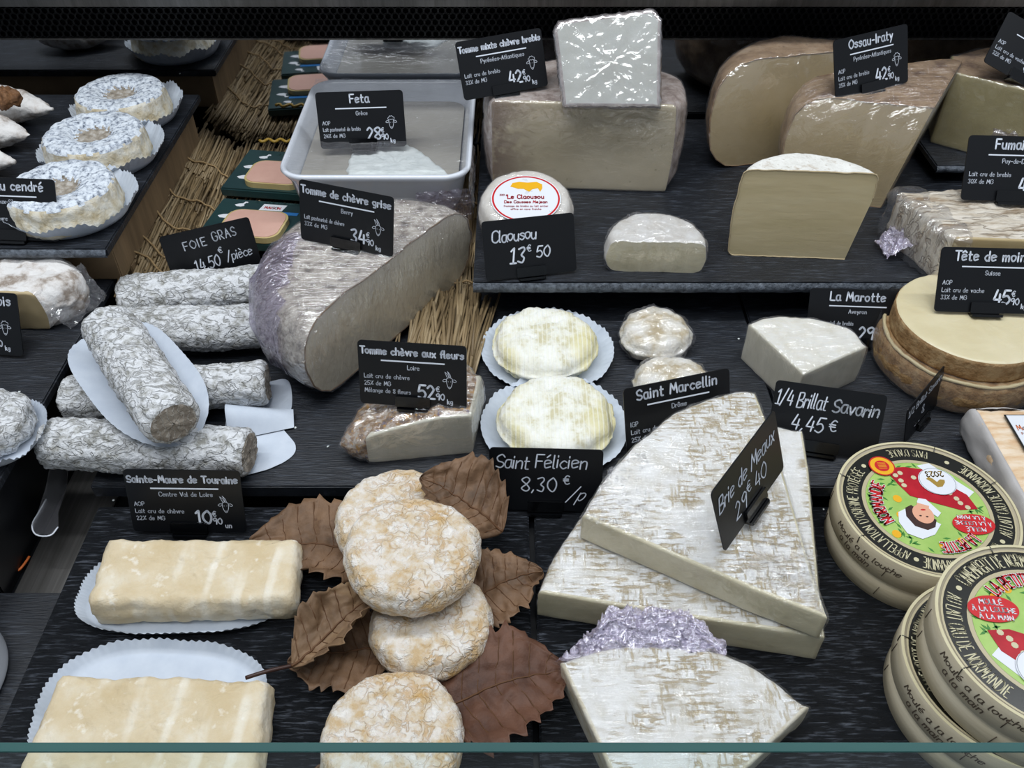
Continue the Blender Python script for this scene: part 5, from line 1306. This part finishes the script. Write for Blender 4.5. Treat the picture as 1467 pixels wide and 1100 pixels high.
printed('black price sign reading Feta with a sheep head, standing in the white dish', ((-0.1388, 0.7525, 0.1192), (72.1, -0.8, 2.5)), 'Feta', 'Grèce', ['AOP', 'Lait pasteurisé de brebis', '24% de MG'], '28', '90', 'kg', 'sheep', foot=.093)
printed('black price sign reading Tomme mixte chèvre brebis beside the shiny wedge', ((-0.0049, 0.7743, 0.1625), (69.1, -4.0, 14.6)), 'Tomme mixte chèvre brebis', 'Pyrénées-Atlantiques', ['Lait cru de brebis', '33% de MG'], '42', '90', 'kg', 'sheep', foot=.151)
printed('black price sign reading Ossau-Iraty stuck on the film-wrapped wedge', ((0.3268, 0.7623, 0.1699), (67.9, -2.6, 22.4)), 'Ossau-Iraty', 'Pyrénées-Atlantiques', ['AOP', 'Lait cru de brebis', '35% de MG'], '42', '90', 'kg', 'sheep', foot=.158)
printed('black price sign reading Tomme de chèvre grise on the large half wheel', ((-0.1335, 0.5917, 0.1143), (78.7, 2.2, -16.5)), 'Tomme de chèvre grise', 'Berry', ['Lait pasteurisé de chèvre', '33% de MG'], '34', '90', 'kg', 'goat', foot=.1055)
printed('black price sign reading Tomme chèvre aux fleurs on the flowery wedge', ((-0.0731, 0.4644, 0.0602), (71.5, -1.0, -6.6)), 'Tomme chèvre aux fleurs', 'Loire', ['Lait cru de chèvre', '25% de MG', 'Mélange de 8 fleurs'], '52', '90', 'kg', 'goat', foot=.056)
printed('black price sign reading Sainte-Maure de Touraine in front of the log pile', ((-0.2287, 0.3856, 0.0125), (71.6, 1.2, 0.1)), 'Sainte-Maure de Touraine', 'Centre Val de Loire', ['AOP', 'Lait cru de chèvre', '22% de MG'], '10', '90', 'un', 'goat', foot=.0005)
printed('black price sign ending in cendré in front of the round ash cheeses', ((-0.4175, 0.6184, 0.1052), (62.2, 1.3, -2.1)), 'Anneau cendré', 'Deux-Sèvres', ['AOP', 'Lait cru de chèvre', '24% de MG'], '8', '90', 'un', 'goat', foot=.1005)
printed('black price sign with a sheep head cut by the left picture edge', ((-0.4309, 0.5332, 0.0532), (62.6, -0.7, -5.9)), 'Tomme de brebis', 'Aveyron', ['Lait cru de brebis', '30% de MG'], '38', '90', 'kg', 'sheep', foot=.0505)
printed('black price sign reading La Marotte behind the quarter cheese', (tuple(at(1221, 497, .0205)), (64, -3.5, -8.0)), 'La Marotte', 'Aveyron', ['Lait thermisé de brebis', '30% de MG'], '29', '90', 'kg', 'sheep', foot=.0185)
printed('black price sign reading Tête de moine on the banded brown wheel', ((0.3727, 0.5427, 0.0869), (60, -1.0, -4.0)), 'Tête de moine', 'Suisse', ['AOP', 'Lait cru de vache', '33% de MG'], '45', '90', 'kg', None, foot=.070)
printed('black price sign beginning with Fum on the ribbed block, cut by the right edge', ((0.4026, 0.6180, 0.1420), (60, 0.2, -3.0)), 'Fumaison', 'Puy-de-Dôme', ['Lait cru de brebis', '30% de MG'], '46', '90', 'kg', 'sheep', foot=.109)
printed('tilted black price sign at the upper right corner of the picture', ((0.4689, 0.783, 0.1693), (50, 24.0, -12)), 'Fromage', 'Auvergne', ['AOP', 'Lait cru de vache', '32% de MG'], '39', '90', 'kg', 'sheep', foot=.156, px=.008)
printed('black price sign reading Saint Marcellin between the small rounds and the brie', ((0.1193, 0.4275, 0.0580), (66.9, 0.4, 16.4)), 'Saint Marcellin', 'Drôme', ['IGP', 'Lait cru de vache', '25% de MG'], '4', '90', 'un', None, foot=.0185)
hand = dict(slant=.12, wob=.5, gap=1.0, wx=.8)
sign('handwritten black price sign reading Foie gras standing before the green packs', (-0.2715, 0.6648, 0.0330), (78, -2.6, 20.9), [('FOIE', -.022, .033, .0078, .0010, dict(worn=True, rot=2, gap=2.6, fit=.020)), ('GRAS', .0045, .0355, .0085, .0010, dict(worn=True, rot=3, gap=2.4, fit=.021)), ('14,50', -.018, .0105, .0110, .0011, dict(rot=4, slant=.1, fit=.0225)), ('€', .0055, .0235, .0055, .0008, dict(fit=.004)), ('/pièce', .0110, .0140, .0090, .0009, dict(slant=.12, gap=.9, fit=.0235, rot=3))], foot=.034)
sign('handwritten black price sign reading Claousou 13€50 at the left end of the raised shelf', (0.0172, 0.6204, 0.0670), (65.5, -0.2, 10.5), [('Claousou', -.032, .0320, .0095, .0012, dict(slant=.1, wob=.6, gap=.5, fit=.057)), ('13', -.018, .0125, .0130, .0015, dict(slant=.15, fit=.013)), ('€', -.0025, .0215, .0055, .0009, dict(fit=.0055)), ('50', .0055, .0155, .0095, .0012, dict(slant=.1, fit=.016))], foot=.0605)
sign('handwritten black price sign reading Saint Félicien 8,30€ before the round papers', (0.0242, 0.4025, 0.0156), (71.4, -1.4, -3.2), [('Saint', -.0355, .0345, .0105, .0010, dict(slant=.15, wob=.5, gap=.5, fit=.024)), ('Félicien', -.0075, .0355, .0105, .0010, dict(slant=.12, wob=.5, gap=.8, fit=.038)), ('8,30', -.0175, .0160, .0115, .0010, dict(slant=.05, fit=.025)), ('€', .0125, .0225, .0070, .0009, dict(fit=.0065)), ('/p', .0150, .0090, .0110, .0008, dict(slant=.5, wob=.5, fit=.012))], foot=.0005)
sign('handwritten black price sign reading Brie de Meaux 29€40 stuck aslant in the upper brie', (0.1549, 0.3548, 0.0761), (72.3, -5.0, 51.9), [('Brie de Meaux', -.037, .0305, .0110, .0011, dict(slant=.25, wob=.5, gap=.9, fit=.071)), ('29', -.022, .0105, .0125, .0011, dict(slant=.15, fit=.014)), ('€', -.0055, .0185, .0080, .0009, dict(fit=.007)), ('40', .0040, .0135, .0120, .0010, dict(slant=.15, fit=.015))], foot=.071)
sign('handwritten black price sign reading 1/4 Brillat Savarin 4,45€ before the quarter cheese', (0.2332, 0.4522, 0.0240), (59.7, -1.2, -13.9), [('1/4 Brillat', -.038, .0325, .0115, .0010, dict(slant=.12, wob=.5, gap=.9, fit=.037)), ('Savarin', .0035, .0325, .0100, .0012, dict(worn=True, slant=.12, wob=.5, gap=.8, fit=.033)), ('4,45', -.024, .0150, .0115, .0011, dict(slant=.15, fit=.023)), ('€', .0035, .0175, .0085, .0010, dict(fit=.009))], foot=.0185)
sign('handwritten black price sign reading 1/2 Brillat Savarin seen nearly edge-on', (.3230, .4850, .0230), (79.7, -7, 46), [('1/2 Brillat Savarin', -.037, .036, .0085, .0009, dict(slant=.1, gap=.9, fit=.072)), ('8,', -.006, .018, .0105, .0010, hand), ('- -', -.02, .008, .008, .0008)], foot=.0185, sw=.74)

# crumbs of cheese on the slates
WHERE = ['on the dark slate left of the quarter cheese', 'on the dark slate right of the rear ridged cheese', 'between the logs on the dark slate', 'right of the white paper beside the logs',
         'between the white paper and the flower cheese', 'left of the Sainte-Maure sign', 'in the shadow below the lone camembert box', 'right of the lower brie wedge', 'beside the rear ash cheese on the upper left shelf',
         'below the raised shelf edge near the small rounds', 'beside the wrinkled ash cheese at the left edge', 'right of the curled chestnut leaf']
rnd = random.Random(3)
for u, v, z in ((1058, 486, Z1), (876, 518, Z1), (270, 466, Z1), (423, 613, Z1), (470, 640, Z1), (163, 717, .0002), (1292, 820, .0002), (1180, 730, .0002), (243, 128, Z3), (1002, 404, Z1), (28, 562, Z4), (720, 700, Z1)):
    p = at(u, v, z); bm_ = box_geo(-.0009, .0009, -.0007, .0007, 0, .0010, .0003)
    V = displace(bm_[0], bm_[1], .0006, 500, u)
    o = part('crumb', xform(V, tiltM(tuple(p), 0, 0, rnd.uniform(0, 90))), bm_[1], M['feta'], None, base=tuple(p)); tag(o, 'tiny white cheese crumb ' + WHERE.pop(0), 'crumb', 'white crumbs on the slates')
